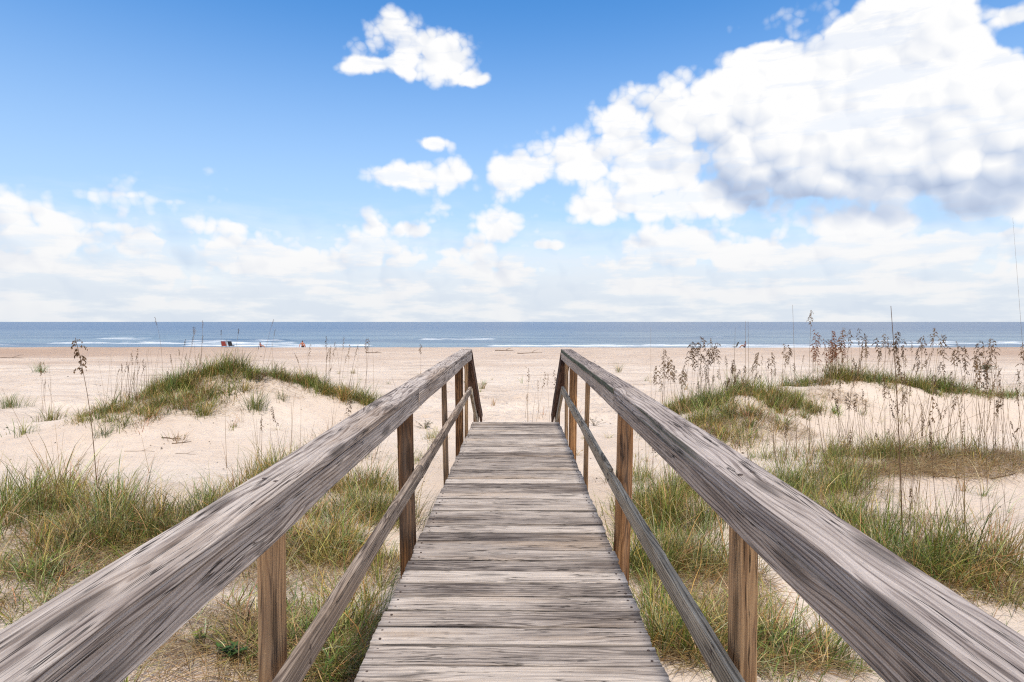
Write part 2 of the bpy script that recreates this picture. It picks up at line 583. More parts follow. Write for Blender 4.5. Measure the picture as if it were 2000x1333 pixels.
# ------------------------------------------------------------------ materials: wood
def make_wood(name, light, mid, dark, tan, tan_amt=0.25, stain=0.5, algae=None, bump_d=0.0022, knots=0.6, ring=0.011, al=1.0, lines_amt=1.0, edge_gap_shade=0.0, vary=0.22):
    """weathered timber; the grain runs along local Y"""
    m, nt, bs = new_mat(name)
    tcn = nt.node('ShaderNodeTexCoord')
    oi = nt.node('ShaderNodeObjectInfo')
    obj_p = tcn.outputs['Object']
    off = nt.vmath('SCALE', (3.1, 17.3, 5.7))
    nt.put(off.node.inputs['Scale'], oi.outputs['Random'])
    p = nt.vmath('ADD', obj_p, off)
    wv = nt.vmath('SUBTRACT', nt.noise(nt.vmath('MULTIPLY', p, (7.0, 0.9, 7.0)), 1.0, 3, 0.5, out='Color'), (0.5, 0.5, 0.5))
    pw = nt.vmath('MULTIPLY_ADD', wv, (0.06, 0.0, 0.06), p)
    vor = nt.node('ShaderNodeTexVoronoi', feature='F1')
    vor.inputs['Scale'].default_value = 1.0
    nt.put(vor.inputs['Vector'], nt.vmath('MULTIPLY', p, (9.0, 1.9, 9.0)))
    kd = vor.outputs['Distance']
    knot = nt.smooth(kd, 0.25, 0.10)
    knot_zone = nt.smooth(kd, 0.55, 0.05)
    ppx, ppy, ppz = nt.sep(pw)[:]
    rr = nt.math('SQRT', nt.math('ADD', nt.math('POWER', nt.math('ADD', ppx, 0.021), 2.0), nt.math('POWER', nt.math('ADD', ppz, 0.045), 2.0)))
    rr = nt.math('ADD', rr, nt.math('MULTIPLY', knot_zone, 0.02 * knots))
    rings = nt.math('MULTIPLY_ADD', nt.math('SINE', nt.math('MULTIPLY', rr, 2 * math.pi / ring)), 0.5, 0.5)
    rings = nt.math('POWER', rings, 3.0)
    rings2 = nt.math('POWER', nt.math('MULTIPLY_ADD', nt.math('SINE', nt.math('MULTIPLY', rr, 2 * math.pi / (ring * 0.37))), 0.5, 0.5), 2.0)
    st1 = nt.noise(nt.vmath('MULTIPLY', pw, (230.0, 2.4 * al, 230.0)), 1.0, 5, 0.68)
    st2 = nt.noise(nt.vmath('MULTIPLY', pw, (75.0, 0.9 * al, 75.0)), 1.0, 6, 0.66)
    st3 = nt.noise(nt.vmath('MULTIPLY', pw, (15.0, 0.38 * al, 15.0)), 1.0, 5, 0.62)
    mot = nt.noise(nt.vmath('MULTIPLY', p, (5.0, 1.6, 5.0)), 1.0, 4, 0.6)
    mot2 = nt.noise(nt.vmath('MULTIPLY', p, (3.0, 2.3, 3.0)), 1.7, 3, 0.6)
    crk = nt.noise(nt.vmath('MULTIPLY', pw, (34.0, 0.5 * al, 34.0)), 1.0, 4, 0.6)
    crk = nt.smooth(nt.math('ABSOLUTE', nt.math('SUBTRACT', crk, 0.5)), 0.014, 0.002)
    crk = nt.math('MULTIPLY', crk, nt.smooth(mot2, 0.42, 0.6))
    tone = nt.math('ADD', nt.math('MULTIPLY', st1, 0.46), nt.math('MULTIPLY', st2, 0.50))
    tone = nt.math('ADD', tone, nt.math('MULTIPLY', st3, 0.50))
    line = nt.math('ADD', nt.math('MULTIPLY', rings, 0.30), nt.math('MULTIPLY', rings2, 0.14))
    line = nt.math('MULTIPLY', line, nt.smooth(st2, 0.30, 0.62))
    tone = nt.math('MULTIPLY_ADD', line, -lines_amt, nt.math('ADD', tone, 0.25))
    tone = nt.math('SUBTRACT', tone, nt.math('MULTIPLY', nt.smooth(mot, 0.42, 0.75), 0.32 * stain))
    tone = nt.math('MULTIPLY_ADD', oi.outputs['Random'], vary, nt.math('SUBTRACT', tone, vary / 2))
    col = nt.ramp(nt.smooth(tone, 0.56, 1.25), [(0.0, dark), (0.38, mid), (0.75, light), (1.0, tuple(min(0.8, c * 1.25) for c in light))])
    tanf = nt.math('MULTIPLY', nt.smooth(nt.noise(nt.vmath('MULTIPLY', p, (6.0, 0.8, 6.0)), 1.0, 3, 0.5), 0.50, 0.72), tan_amt)
    col = nt.mix(tanf, col, tan)
    if algae:
        lx = nt.sep(obj_p)[0]
        edge = nt.smooth(lx, algae[0], algae[0] + algae[1] * 0.004)
        edge = nt.math('MULTIPLY', edge, nt.smooth(st3, 0.25, 0.5, 0.7, 1.0))
        ag = nt.ramp(st2, [(0.3, (0.045, 0.055, 0.036)), (0.7, (0.15, 0.16, 0.112))])
        col = nt.mix(edge, col, ag)
    if edge_gap_shade:          # shade of the gaps between planks, painted into the board edges
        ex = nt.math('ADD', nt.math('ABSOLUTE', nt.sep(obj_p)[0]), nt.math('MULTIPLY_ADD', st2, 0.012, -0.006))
        col = nt.mix(nt.math('MULTIPLY', nt.smooth(ex, 0.0620, 0.0690), edge_gap_shade), col, (0.035, 0.028, 0.025))
    col = nt.mix(nt.math('MULTIPLY', knot, knots), col, tuple(c * 0.55 for c in dark))
    col = nt.mix(nt.math('MULTIPLY', crk, 0.92), col, (0.018, 0.014, 0.013))
    nt.put(bs.inputs['Base Color'], col)
    bs.inputs['Roughness'].default_value = 0.82
    bs.inputs['Specular IOR Level'].default_value = 0.12
    hgt = nt.math('ADD', nt.math('MULTIPLY', st1, 0.8), nt.math('MULTIPLY', st2, 1.0))
    hgt = nt.math('ADD', hgt, nt.math('MULTIPLY', rings, 0.25))
    hgt = nt.math('SUBTRACT', hgt, nt.math('MULTIPLY', crk, 1.6))
    bump = nt.node('ShaderNodeBump')
    bump.inputs['Strength'].default_value = 0.9
    bump.inputs['Distance'].default_value = bump_d
    nt.put(bump.inputs['Height'], hgt)
    nt.l.new(bump.outputs[0], bs.inputs['Normal'])
    return m


def plain(name, col, rough=0.8, var=0.3, scale=20.0):
    m, nt, bs = new_mat(name)
    tcn = nt.node('ShaderNodeTexCoord')
    n = nt.noise(tcn.outputs['Object'], scale, 4, 0.6)
    c = nt.mix(n, tuple(v * (1 - var) for v in col), tuple(min(1, v * (1 + var)) for v in col))
    nt.put(bs.inputs['Base Color'], c)
    bs.inputs['Roughness'].default_value = rough
    return m


def leaf_mat(name, trans=0.35, rough=0.55):
    """colour of each blade comes from its own attribute"""
    m, nt, bs = new_mat(name)
    at = nt.node('ShaderNodeAttribute', attribute_name='Col')
    geo = nt.node('ShaderNodeNewGeometry')
    n = nt.noise(geo.outputs['Position'], 35.0, 2, 0.5)
    colr = nt.mix(nt.smooth(n, 0.3, 0.7), at.outputs['Color'], nt.mix(1.0, at.outputs['Color'], (1.25, 1.18, 1.0), 'MULTIPLY'))
    nt.put(bs.inputs['Base Color'], colr)
    bs.inputs['Roughness'].default_value = rough
    bs.inputs['Specular IOR Level'].default_value = 0.3
    tr = nt.node('ShaderNodeBsdfTranslucent')
    nt.put(tr.inputs['Color'], colr)
    mx = nt.node('ShaderNodeMixShader')
    mx.inputs[0].default_value = trans
    nt.l.new(bs.outputs[0], mx.inputs[1])
    nt.l.new(tr.outputs[0], mx.inputs[2])
    out = [n_ for n_ in nt.n if n_.type == 'OUTPUT_MATERIAL'][0]
    nt.l.new(mx.outputs[0], out.inputs[0])
    return m


M_SAND = make_sand()
M_SEA = make_sea()
M_DECK = make_wood('deck_timber', (0.52, 0.445, 0.388), (0.335, 0.28, 0.245), (0.088, 0.070, 0.063), (0.46, 0.33, 0.225), 0.38, 0.6, bump_d=0.003, al=2.2, lines_amt=0.7, edge_gap_shade=0.55, vary=0.28)
M_RAIL_L = make_wood('silvered_timber', (0.52, 0.445, 0.395), (0.31, 0.252, 0.222), (0.085, 0.064, 0.056), (0.36, 0.235, 0.14), 0.35, 0.6, bump_d=0.003)
M_RAIL_R = make_wood('mauve_timber', (0.47, 0.40, 0.362), (0.29, 0.236, 0.214), (0.09, 0.070, 0.063), (0.34, 0.26, 0.19), 0.25, 0.4, algae=(-0.066, -1), bump_d=0.003)
M_BOARD = make_wood('grey_board_timber', (0.52, 0.425, 0.36), (0.36, 0.285, 0.238), (0.13, 0.096, 0.080), (0.34, 0.25, 0.18), 0.35, 0.5)
M_MID_L = make_wood('pale_rail_timber', (0.52, 0.43, 0.355), (0.36, 0.28, 0.222), (0.12, 0.088, 0.070), (0.44, 0.31, 0.21), 0.4, 0.3)
M_MID_R = make_wood('grey_rail_timber', (0.52, 0.445, 0.35), (0.34, 0.28, 0.212), (0.11, 0.09, 0.068), (0.40, 0.30, 0.20), 0.3, 0.5)
M_POST = make_wood('brown_post_timber', (0.50, 0.265, 0.120), (0.31, 0.150, 0.066), (0.075, 0.038, 0.020), (0.28, 0.21, 0.16), 0.5, 0.9)
M_POST2 = make_wood('tan_post_timber', (0.62, 0.385, 0.20), (0.43, 0.25, 0.13), (0.14, 0.085, 0.050), (0.36, 0.27, 0.20), 0.4, 0.6)
M_STAIR = make_wood('dark_stair_timber', (0.16, 0.09, 0.065), (0.085, 0.045, 0.033), (0.03, 0.018, 0.015), (0.18, 0.14, 0.12), 0.3, 0.6)
M_NAIL = plain('rusty_nail', (0.07, 0.045, 0.035), 0.6)
M_GRASS = leaf_mat('grass_blades', 0.18)
M_OAT = leaf_mat('dry_oat', 0.18, 0.8)

# ------------------------------------------------------------------ sand and sea
def axis(dense_a, dense_b, step, lo, hi, growth):
    core = list(np.arange(dense_a, dense_b + 1e-6, step))
    a, s = dense_a, step
    left = []
    while a > lo:
        s *= growth
        a -= s
        left.append(max(a, lo))
    b, s = dense_b, step
    right = []
    while b < hi:
        s *= growth
        b += s
        right.append(min(b, hi))
    return np.array(left[::-1] + core + right)


def grid_faces(nx, ny):
    i = np.arange(nx - 1)
    j = np.arange(ny - 1)
    I, J = np.meshgrid(i, j)
    a = (J * nx + I).ravel()
    return np.stack([a, a + 1, a + nx + 1, a + nx], 1)


gx = axis(-13.0, 13.0, 0.085, -900, 900, 1.085)
gy = np.concatenate([axis(1.0, 22.0, 0.075, -60, 22.0, 1.12)[:-1], axis(22.0, 60.0, 0.35, 22.0, 170.0, 1.02)])
gy = np.unique(np.round(gy, 4))
X, Y = np.meshgrid(gx, gy)
Z = ground(X, Y)
for (sx, sy) in STEPS:
    i0, i1 = np.searchsorted(gx, [sx - .5, sx + .5])
    j0, j1 = np.searchsorted(gy, [sy - .5, sy + .5])
    xx, yy = X[j0:j1, i0:i1] - sx, Y[j0:j1, i0:i1] - sy
    r2 = (xx / 0.10) ** 2 + (yy / 0.17) ** 2
    Z[j0:j1, i0:i1] += -0.085 * np.exp(-r2) + 0.035 * np.exp(-(np.sqrt(r2) - 1.7) ** 2 * 3)
me = mesh_np('sand', np.stack([X, Y, Z], -1).reshape(-1, 3), quads=grid_faces(len(gx), len(gy)))
obj('beach_sand', me, M_SAND, label='pale pinkish beige sand of the dunes and wide beach', kind='structure')

sx_ = axis(-150, 150, 1.0, -40000, 40000, 1.16)
sy_ = np.concatenate([np.arange(88, 190, 0.6), axis(190, 191, 0.8, 190, 45000, 1.06)[1:]])
sy_ = np.unique(sy_)
X, Y = np.meshgrid(sx_, sy_)
Z = np.zeros_like(X)
foam = np.zeros_like(X)
# rows of small breakers: distance, height, width, seed, cover, x range
for (y0, h, w, sd, cut, foamy) in [(103, .12, 2.2, 1, .40, 1.0), (111, .28, 2.0, 2, .42, 1.0), (122, .42, 2.2, 3, .50, .9), (134, .5, 2.6, 4, .56, .75), (150, .5, 3.0, 5, .66, .8), (172, .35, 3.6, 6, .74, .5)]:
    yc = y0 + 5.0 * (vnoise(X / 34.0, X * 0 + sd, 40 + sd) - .5) + 1.6 * (vnoise(X / 7.0, X * 0 + sd, 60 + sd) - .5)
    cover = np.clip((vnoise(X / 27.0 + 3.3 * sd, X * 0 + 2.2, 80 + sd) - cut) / 0.10, 0, 1)
    u = (Y - yc) / w
    Z += h * cover * np.exp(-u * u) * 1.0
    fw = np.exp(-((Y - yc + w * 1.3) / (w * 1.25)) ** 2)
    foam = np.maximum(foam, 1.0 * foamy * cover * fw)
foam = np.maximum(foam, 0.45 * np.clip(1 - (Y - 98) / 14, 0, 1) * (Y > 90))
Z += 0.10 * fbm(X / 9.0, Y / 5.0, 5, 3) * np.clip((900 - Y) / 500, 0, 1) * np.clip((Y - 100) / 25, 0.2, 1)
colr = np.zeros((Z.size, 3), np.float32)
colr[:, 0] = foam.ravel()
me = mesh_np('sea', np.stack([X, Y, Z], -1).reshape(-1, 3), quads=grid_faces(len(sx_), len(sy_)), colors=colr)
obj('sea', me, M_SEA, label='blue sea with low white breakers along the shore', kind='structure')

# ------------------------------------------------------------------ timber
def timber(name, L, w, h, seed, r=0.006, ds=0.006, dl=0.06, groove=0.0012, wav=0.003, chip=0.0):
    """a weathered board along local Y from 0 to L; x and z centred"""
    def side(a, b, n):
        return [(a[0] + (b[0] - a[0]) * k / n, a[1] + (b[1] - a[1]) * k / n) for k in range(n)]
    hw, hh = w / 2, h / 2
    pts = []
    nrm = []
    nx, nz = max(2, int((w - 2 * r) / ds)), max(2, int((h - 2 * r) / ds))
    def arc(cx, cz, a0):
        for k in range(3):
            a = a0 + (k + 0.5) / 3 * math.pi / 2
            pts.append((cx + r * math.cos(a), cz + r * math.sin(a)))
            nrm.append((math.cos(a), math.sin(a)))
    for k in range(nx + 1):
        pts.append((-hw + r + (w - 2 * r) * k / nx, -hh)); nrm.append((0, -1))
    arc(hw - r, -hh + r, -math.pi / 2)
    for k in range(nz + 1):
        pts.append((hw, -hh + r + (h - 2 * r) * k / nz)); nrm.append((1, 0))
    arc(hw - r, hh - r, 0)
    for k in range(nx + 1):
        pts.append((hw - r - (w - 2 * r) * k / nx, hh)); nrm.append((0, 1))
    arc(-hw + r, hh - r, math.pi / 2)
    for k in range(nz + 1):
        pts.append((-hw, hh - r - (h - 2 * r) * k / nz)); nrm.append((-1, 0))
    arc(-hw + r, -hh + r, math.pi)
    pts, nrm = np.array(pts), np.array(nrm)
    n = len(pts)
    s = np.cumsum(np.linalg.norm(np.diff(np.vstack([pts, pts[:1]]), axis=0), axis=1))
    m = max(3, int(L / dl) + 1)
    ys = np.linspace(0, L, m)
    S, YY = np.meshgrid(s, ys)
    wob = 0.02 * (vnoise(YY * 1.1, S * 3, seed + 5) - .5)
    g1 = np.abs(vnoise((S + wob) * 95, YY * 0.9, seed) - .5) * 2
    g2 = vnoise((S + wob) * 220, YY * 1.8, seed + 1)
    dsp = -groove * (1.6 * (1 - g1) ** 4 + g2)
    dsp = dsp + wav * 2 * (vnoise(S * 9, YY * 1.7, seed + 2) - .5)
    if chip:
        corner = np.abs(nrm[:, 0] * nrm[:, 1]) > 0.2
        ch = np.clip((vnoise(YY * 5.0, S * 2, seed + 7) - 0.62) / 0.2, 0, 1)
        dsp = dsp - chip * ch * corner[None, :]
    V = np.zeros((m, n, 3))
    V[..., 0] = pts[None, :, 0] + nrm[None, :, 0] * dsp
    V[..., 2] = pts[None, :, 1] + nrm[None, :, 1] * dsp
    V[..., 1] = YY
    V[..., 0] += wav * 1.5 * (vnoise(YY * 0.7, YY * 0 + 3, seed + 3) - .5)
    V[..., 2] += wav * 1.5 * (vnoise(YY * 0.7, YY * 0 + 9, seed + 4) - .5)
    V[0, :, 1] += 0.006 * (vnoise(s * 60, s * 0, seed) - .5)
    V[-1, :, 1] += 0.006 * (vnoise(s * 60, s * 0 + 4, seed) - .5)
    verts = V.reshape(-1, 3)
    a = np.arange(n)
    quads = []
    for j in range(m - 1):
        quads.append(np.stack([j * n + a, j * n + (a + 1) % n, (j + 1) * n + (a + 1) % n, (j + 1) * n + a], 1))
    quads = np.concatenate(quads)
    c0, c1 = len(verts), len(verts) + 1
    verts = np.vstack([verts, V[0].mean(0), V[-1].mean(0)])
    tris = np.concatenate([np.stack([np.full(n, c0), (a + 1) % n, a], 1),
                           np.stack([np.full(n, c1), (m - 1) * n + a, (m - 1) * n + (a + 1) % n], 1)])
    me = mesh_np(name, verts, tris=tris, quads=quads)
    return me


def place(o, A, B, up=(0, 0, 1), roll=0.0):
    """put a timber with its near end at A pointing to B"""
    A, B = Vector(A), Vector(B)
    yv = (B - A).normalized()
    xv = yv.cross(Vector(up)).normalized()
    zv = xv.cross(yv)
    mt = Matrix((xv, yv, zv)).transposed().to_4x4()
    if roll:
        mt = mt @ Matrix.Rotation(roll, 4, 'Y')
    mt.translation = A
    o.matrix_local = mt
    return o


ROOT = empty('boardwalk', (0, 0, 0), 'grey weathered timber beach boardwalk with handrails on both sides', 'boardwalk')
DECKX = -0.022
DW = 1.118


def deck_z(y):
    return CAMZ - 1.262 - 0.0040 * y      # top of the planks


# planks
variants = [timber('plank', DW, 0.1375, 0.036, 100 + k, r=0.005, ds=0.006, dl=0.035, groove=0.0022, wav=0.0022, chip=0.006) for k in range(10)]
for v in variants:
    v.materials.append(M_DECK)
bme = mesh_from('nail', [(0.0056 * math.cos(a), 0.0056 * math.sin(a), 0.0) for a in [k * math.pi / 4 for k in range(8)]] + [(0, 0, 0.0012)] + [(0.0056 * math.cos(a), 0.0056 * math.sin(a), -0.01) for a in [k * math.pi / 4 for k in range(8)]],
                [(k, (k + 1) % 8, 8) for k in range(8)] + [(9 + k, 9 + (k + 1) % 8, (k + 1) % 8, k) for k in range(8)])
bme.materials.append(M_NAIL)
PITCHY = 0.1455
y = 0.2 - 19 * PITCHY
k = 0
END_Y = 7.98
while y + PITCHY <= END_Y + 0.02:
    yc = y + PITCHY / 2
    o = bpy.data.objects.new('plank', variants[random.randrange(10)])
    C.objects.link(o)
    o.parent = ROOT
    flip = random.random() < 0.5
    shift = random.uniform(-0.008, 0.008)
    zt = deck_z(yc) - 0.018 + random.uniform(-0.0025, 0.0025)
    if flip:
        place(o, (DECKX + DW / 2 + shift, yc, zt), (DECKX - DW / 2 + shift, yc + random.uniform(-.003, .003), zt + random.uniform(-.003, .003)))
    else:
        place(o, (DECKX - DW / 2 + shift, yc, zt), (DECKX + DW / 2 + shift, yc + random.uniform(-.003, .003), zt + random.uniform(-.003, .003)))
    if yc > 1.9:
        for sx in (0.035, DW - 0.035):
            for sy in (-0.034, 0.034):
                nl = bpy.data.objects.new('nail', bme)
                C.objects.link(nl)
                nl.parent = o
                nl.location = (sy + random.uniform(-.008, .008), sx + random.uniform(-.008, .008), 0.0178)
    y += PITCHY
    k += 1

# beams carrying the planks
for sx in (-1, 1):
    b = obj('stringer', timber('stringer', 10.3, 0.045, 0.19, 50 + sx, ds=0.03, dl=0.3), M_POST, ROOT)
    xs = DECKX + sx * (DW / 2 - 0.07)
    place(b, (xs, -2.4, deck_z(-2.4) - 0.036 - 0.1), (xs, 7.92, deck_z(7.9) - 0.036 - 0.1))
for yb in (-2.2, -0.25, 1.75, 3.80, 5.55, 7.20):
    b = obj('cross_beam', timber('cross_beam', 1.16, 0.045, 0.14, 70 + int(yb), ds=0.03, dl=0.3), M_POST, ROOT)
    zb = deck_z(yb) - 0.036 - 0.19 - 0.075
    place(b, (DECKX - 0.58, yb + 0.07, zb), (DECKX + 0.58, yb + 0.07, zb))

# handrails: (y, inner x, drop of the top below the eye)
RAIL = {
    -1: [(-2.5, 0.691, 0.541), (3.80, 0.612, 0.405), (7.92, 0.590, 0.352)],
    1: [(-2.5, 0.580, 0.491), (3.72, 0.580, 0.398), (7.92, 0.556, 0.352)],
}
MIDR = {
    -1: [(-2.5, 0.610, 0.9635), (3.86, 0.600, 0.905), (7.86, 0.588, 0.828)],
    1: [(-2.5, 0.560, 0.945), (3.80, 0.560, 0.925), (7.86, 0.556, 0.822)],
}
CAPW, CAPH, BW, BH = 0.142, 0.040, 0.038, 0.092


def rail_at(side, y):
    pts = RAIL[side]
    return (float(np.interp(y, [p[0] for p in pts], [p[1] for p in pts])), float(np.interp(y, [p[0] for p in pts], [p[2] for p in pts])))


for side in (-1, 1):
    pts = RAIL[side]
    capm = M_RAIL_L if side < 0 else M_RAIL_R
    for k in range(2):
        (y0, x0, d0), (y1, x1, d1) = pts[k], pts[k + 1]
        y0 = y0 + (0.012 if k else 0.0)
        ch, bh = (0.060, 0.074) if (side > 0 and k == 0) else (CAPH, BH)
        A = Vector((side * (x0 + CAPW / 2), y0, CAMZ - d0 - ch / 2 - (0.006 if (k and side > 0) else 0)))
        B = Vector((side * (x1 + CAPW / 2), y1, CAMZ - d1 - ch / 2))
        L = (B - A).length
        near = k == 0
        me = timber('handrail_cap', L, CAPW, ch, 200 + 10 * side + k, r=0.005, ds=0.0028 if near else 0.005, dl=0.03 if near else 0.045, groove=0.0019, wav=0.0035, chip=0.005)
        o = obj('handrail_cap', me, capm, ROOT)
        place(o, A, B)
        # board on edge under the cap
        ins, gap = (0.0015, 0.0008) if side < 0 else (0.004, 0.002)
        A2 = Vector((side * (x0 + ins + BW / 2), y0, CAMZ - d0 - ch - bh / 2 - gap))
        B2 = Vector((side * (x1 + ins + BW / 2), y1, CAMZ - d1 - ch - bh / 2 - gap))
        me = timber('handrail_board', (B2 - A2).length, BW, bh, 260 + 10 * side + k, r=0.004, ds=0.0035 if near else 0.006, dl=0.04, groove=0.0013, wav=0.004 if side < 0 else 0.002)
        o = obj('handrail_board', me, M_BOARD if side > 0 else M_RAIL_L, ROOT)
        place(o, A2, B2)
    for k in range(2):
        (y0, x0, d0), (y1, x1, d1) = MIDR[side][k], MIDR[side][k + 1]
        e = 0.05 if k else 0.0
        A = Vector((side * (x0 + BW / 2), y0 - e * 0.4, CAMZ - d0 - 0.044 + (0.0 if not k else (0.012 if side > 0 else 0.0))))
        B = Vector((side * (x1 + BW / 2), y1 - 0.006 - e * 0.5 * (1 - k), CAMZ - d1 - 0.044))
        if k:
            A.y = y0 + 0.006
        o = obj('mid_rail', timber('mid_rail', (B - A).length, BW, 0.086, 300 + 10 * side + k, r=0.007, ds=0.004, dl=0.05, groove=0.0014, wav=0.0035, chip=0.006), M_MID_L if side < 0 else M_MID_R, ROOT)
        place(o, A, B)
    # posts: depth, thickness across, thickness along, lean at the foot, timber
    for (yp, tx, ty, lean, mt) in [(-2.25, 0.037, 0.089, 0.0, M_POST2), (-0.28, 0.089, 0.089, 0.0, M_POST), (1.70, 0.048, 0.112, 0.0, M_POST2), (3.76, 0.089, 0.089, 0.03, M_POST), (5.5, 0.040, 0.089, 0.035, M_POST2), (7.12, 0.089, 0.089, 0.012, M_POST), (7.80, 0.045, 0.07, 0.0, M_POST2)]:
        xi, dt = rail_at(side, yp)
        top = CAMZ - dt - CAPH - 0.004
        xc = xi + 0.004 + BW + 0.004 + tx / 2
        foot_x = xc - lean
        g0 = float(ground(side * foot_x, yp))
        A = Vector((side * foot_x, yp + ty / 2, g0 - 0.25))
        B = Vector((side * xc, yp + ty / 2, top))
        o = obj('post', timber('post', (B - A).length, tx, ty, 400 + int(yp * 10) + side, r=0.005, ds=0.006, dl=0.06, groove=0.0012, wav=0.004), mt, ROOT)
        place(o, A, B, up=(0, 1, 0))

        for (nx_, ny_) in ((0.05, 0.03), (0.095, 0.06)):
            if yp > 1.0:
                nl = bpy.data.objects.new('nail', bme)
                C.objects.link(nl)
                nl.parent = ROOT
                nl.location = (side * (xi + nx_), yp + ny_, CAMZ - dt - 0.0022)
                nl.scale = (1.3, 1.3, 1.3)
        xm = float(np.interp(yp, [q[0] for q in MIDR[side]], [q[1] for q in MIDR[side]]))
        dm = float(np.interp(yp, [q[0] for q in MIDR[side]], [q[2] for q in MIDR[side]]))
        for nz_ in (0.022, 0.064):
            nl = bpy.data.objects.new('nail', bme)
            C.objects.link(nl)
            nl.parent = ROOT
            nl.location = (side * (xm - 0.0005), yp + ty / 2, CAMZ - dm - nz_)
            nl.rotation_euler = (0, -side * math.pi / 2, 0)
            nl.scale = (1.4, 1.4, 1.4)

# stairs down to the beach
SY0, SY1 = 7.98, 10.15
for side in (-1, 1):
    xi = 0.585 if side < 0 else 0.556
    d0, d1 = 0.40, 1.56
    A = Vector((side * (xi + CAPW / 2), 7.93, CAMZ - d0))
    B = Vector((side * (xi + CAPW / 2), 10.2, CAMZ - d1))
    o = obj('stair_handrail_cap', timber('stair_cap', (B - A).length, CAPW, CAPH, 501 + side, ds=0.012, dl=0.1), M_STAIR, ROOT)
    place(o, A, B)
    dn = Vector((0, 0, -(CAPH / 2 + BH / 2 + 0.012)))
    o = obj('stair_handrail_board', timber('stair_board', (B - A).length - 0.06, BW, BH, 511 + side, ds=0.012, dl=0.1), M_STAIR, ROOT)
    place(o, A + dn + Vector((-side * 0.05, 0.06, -0.03)), B + dn + Vector((-side * 0.05, 0.06, -0.03)))
    A2 = A + Vector((-side * 0.05, 0.0, -0.50))
    B2 = B + Vector((-side * 0.05, 0.0, -0.50))
    o = obj('stair_mid_rail', timber('stair_mid', (B2 - A2).length, BW, 0.086, 521 + side, ds=0.012, dl=0.1), M_MID_R, ROOT)
    place(o, A2, B2)
    xc = xi + 0.044 + 0.045
    g0 = float(ground(side * xc, 9.95))
    top = CAMZ - d0 - (d1 - d0) * (9.95 - 7.93) / (10.2 - 7.93) - 0.05
    o = obj('post', timber('post', top - g0 + 0.3, 0.089, 0.089, 530 + side, ds=0.012, dl=0.1), M_POST, ROOT)
    place(o, (side * xc, 9.95, g0 - 0.3), (side * xc, 9.95, top), up=(0, 1, 0))
    xs = DECKX + side * (DW / 2 - 0.05)
    o = obj('stair_stringer', timber('stair_stringer', 2.3, 0.045, 0.22, 540 + side, ds=0.03, dl=0.2), M_STAIR, ROOT)
    place(o, (xs, 8.0, deck_z(8) - 0.22), (xs, 10.05, deck_z(8) - 1.24))
tread_me = timber('stair_tread', DW - 0.2, 0.26, 0.036, 555, ds=0.02, dl=0.08)
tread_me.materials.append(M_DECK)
for k in range(1, 6):
    o = bpy.data.objects.new('stair_tread', tread_me)
    C.objects.link(o)
    o.parent = ROOT
    yy, zz = 7.98 + 0.32 * (k - 0.5), deck_z(8) - 0.165 * k
    place(o, (DECKX - DW / 2 + 0.1, yy, zz), (DECKX + DW / 2 - 0.1, yy, zz))

# ------------------------------------------------------------------ grass
GREENS = np.array([(0.110, 0.138, 0.026), (0.070, 0.100, 0.024), (0.150, 0.160, 0.036), (0.090, 0.110, 0.036), (0.210, 0.195, 0.065)])
DRYS = np.array([(0.36, 0.27, 0.135), (0.27, 0.175, 0.085), (0.43, 0.34, 0.20), (0.21, 0.125, 0.065), (0.33, 0.20, 0.09)])


def blades(roots, h, lean_dir, lean, bend, width, cols):
    """ribbons of 4 levels; arrays of n"""
    n = len(roots)
    t = np.array([0.0, 0.35, 0.7, 1.0])
    dirx, diry = np.cos(lean_dir), np.sin(lean_dir)
    face = lean_dir + np.pi / 2 + rng.uniform(-.9, .9, n)
    fx, fy = np.cos(face), np.sin(face)
    V = np.zeros((n, 7, 3), np.float32)
    CC = np.zeros((n, 7, 3), np.float32)
    idx = 0
    for li, tt in enumerate(t):
        out = (lean * tt + bend * tt * tt) * h
        up = h * tt * np.sqrt(np.clip(1 - (np.clip(lean + bend * tt, 0, 1.25) * 0.72) ** 2, 0.05, 1))
        up = up - h * 0.12 * np.clip(bend - 0.6, 0, 1) * tt ** 3 * 2
        cx, cy, cz = roots[:, 0] + dirx * out, roots[:, 1] + diry * out, roots[:, 2] + up
        w = width * (1.0, 0.9, 0.62, 0.0)[li] * 0.5
        if li < 3:
            for s in (-1, 1):
                V[:, idx, 0] = cx + s * fx * w
                V[:, idx, 1] = cy + s * fy * w
                V[:, idx, 2] = cz
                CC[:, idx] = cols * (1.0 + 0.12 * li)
                idx += 1
        else:
            V[:, idx] = np.stack([cx, cy, cz], 1)
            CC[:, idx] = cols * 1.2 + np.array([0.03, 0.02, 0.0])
    b = (np.arange(n) * 7)[:, None]
    quads = np.concatenate([b + np.array([0, 1, 3, 2]), b + np.array([2, 3, 5, 4])])
    tris = b + np.array([4, 5, 6])
    return V.reshape(-1, 3), quads, tris, CC.reshape(-1, 3)


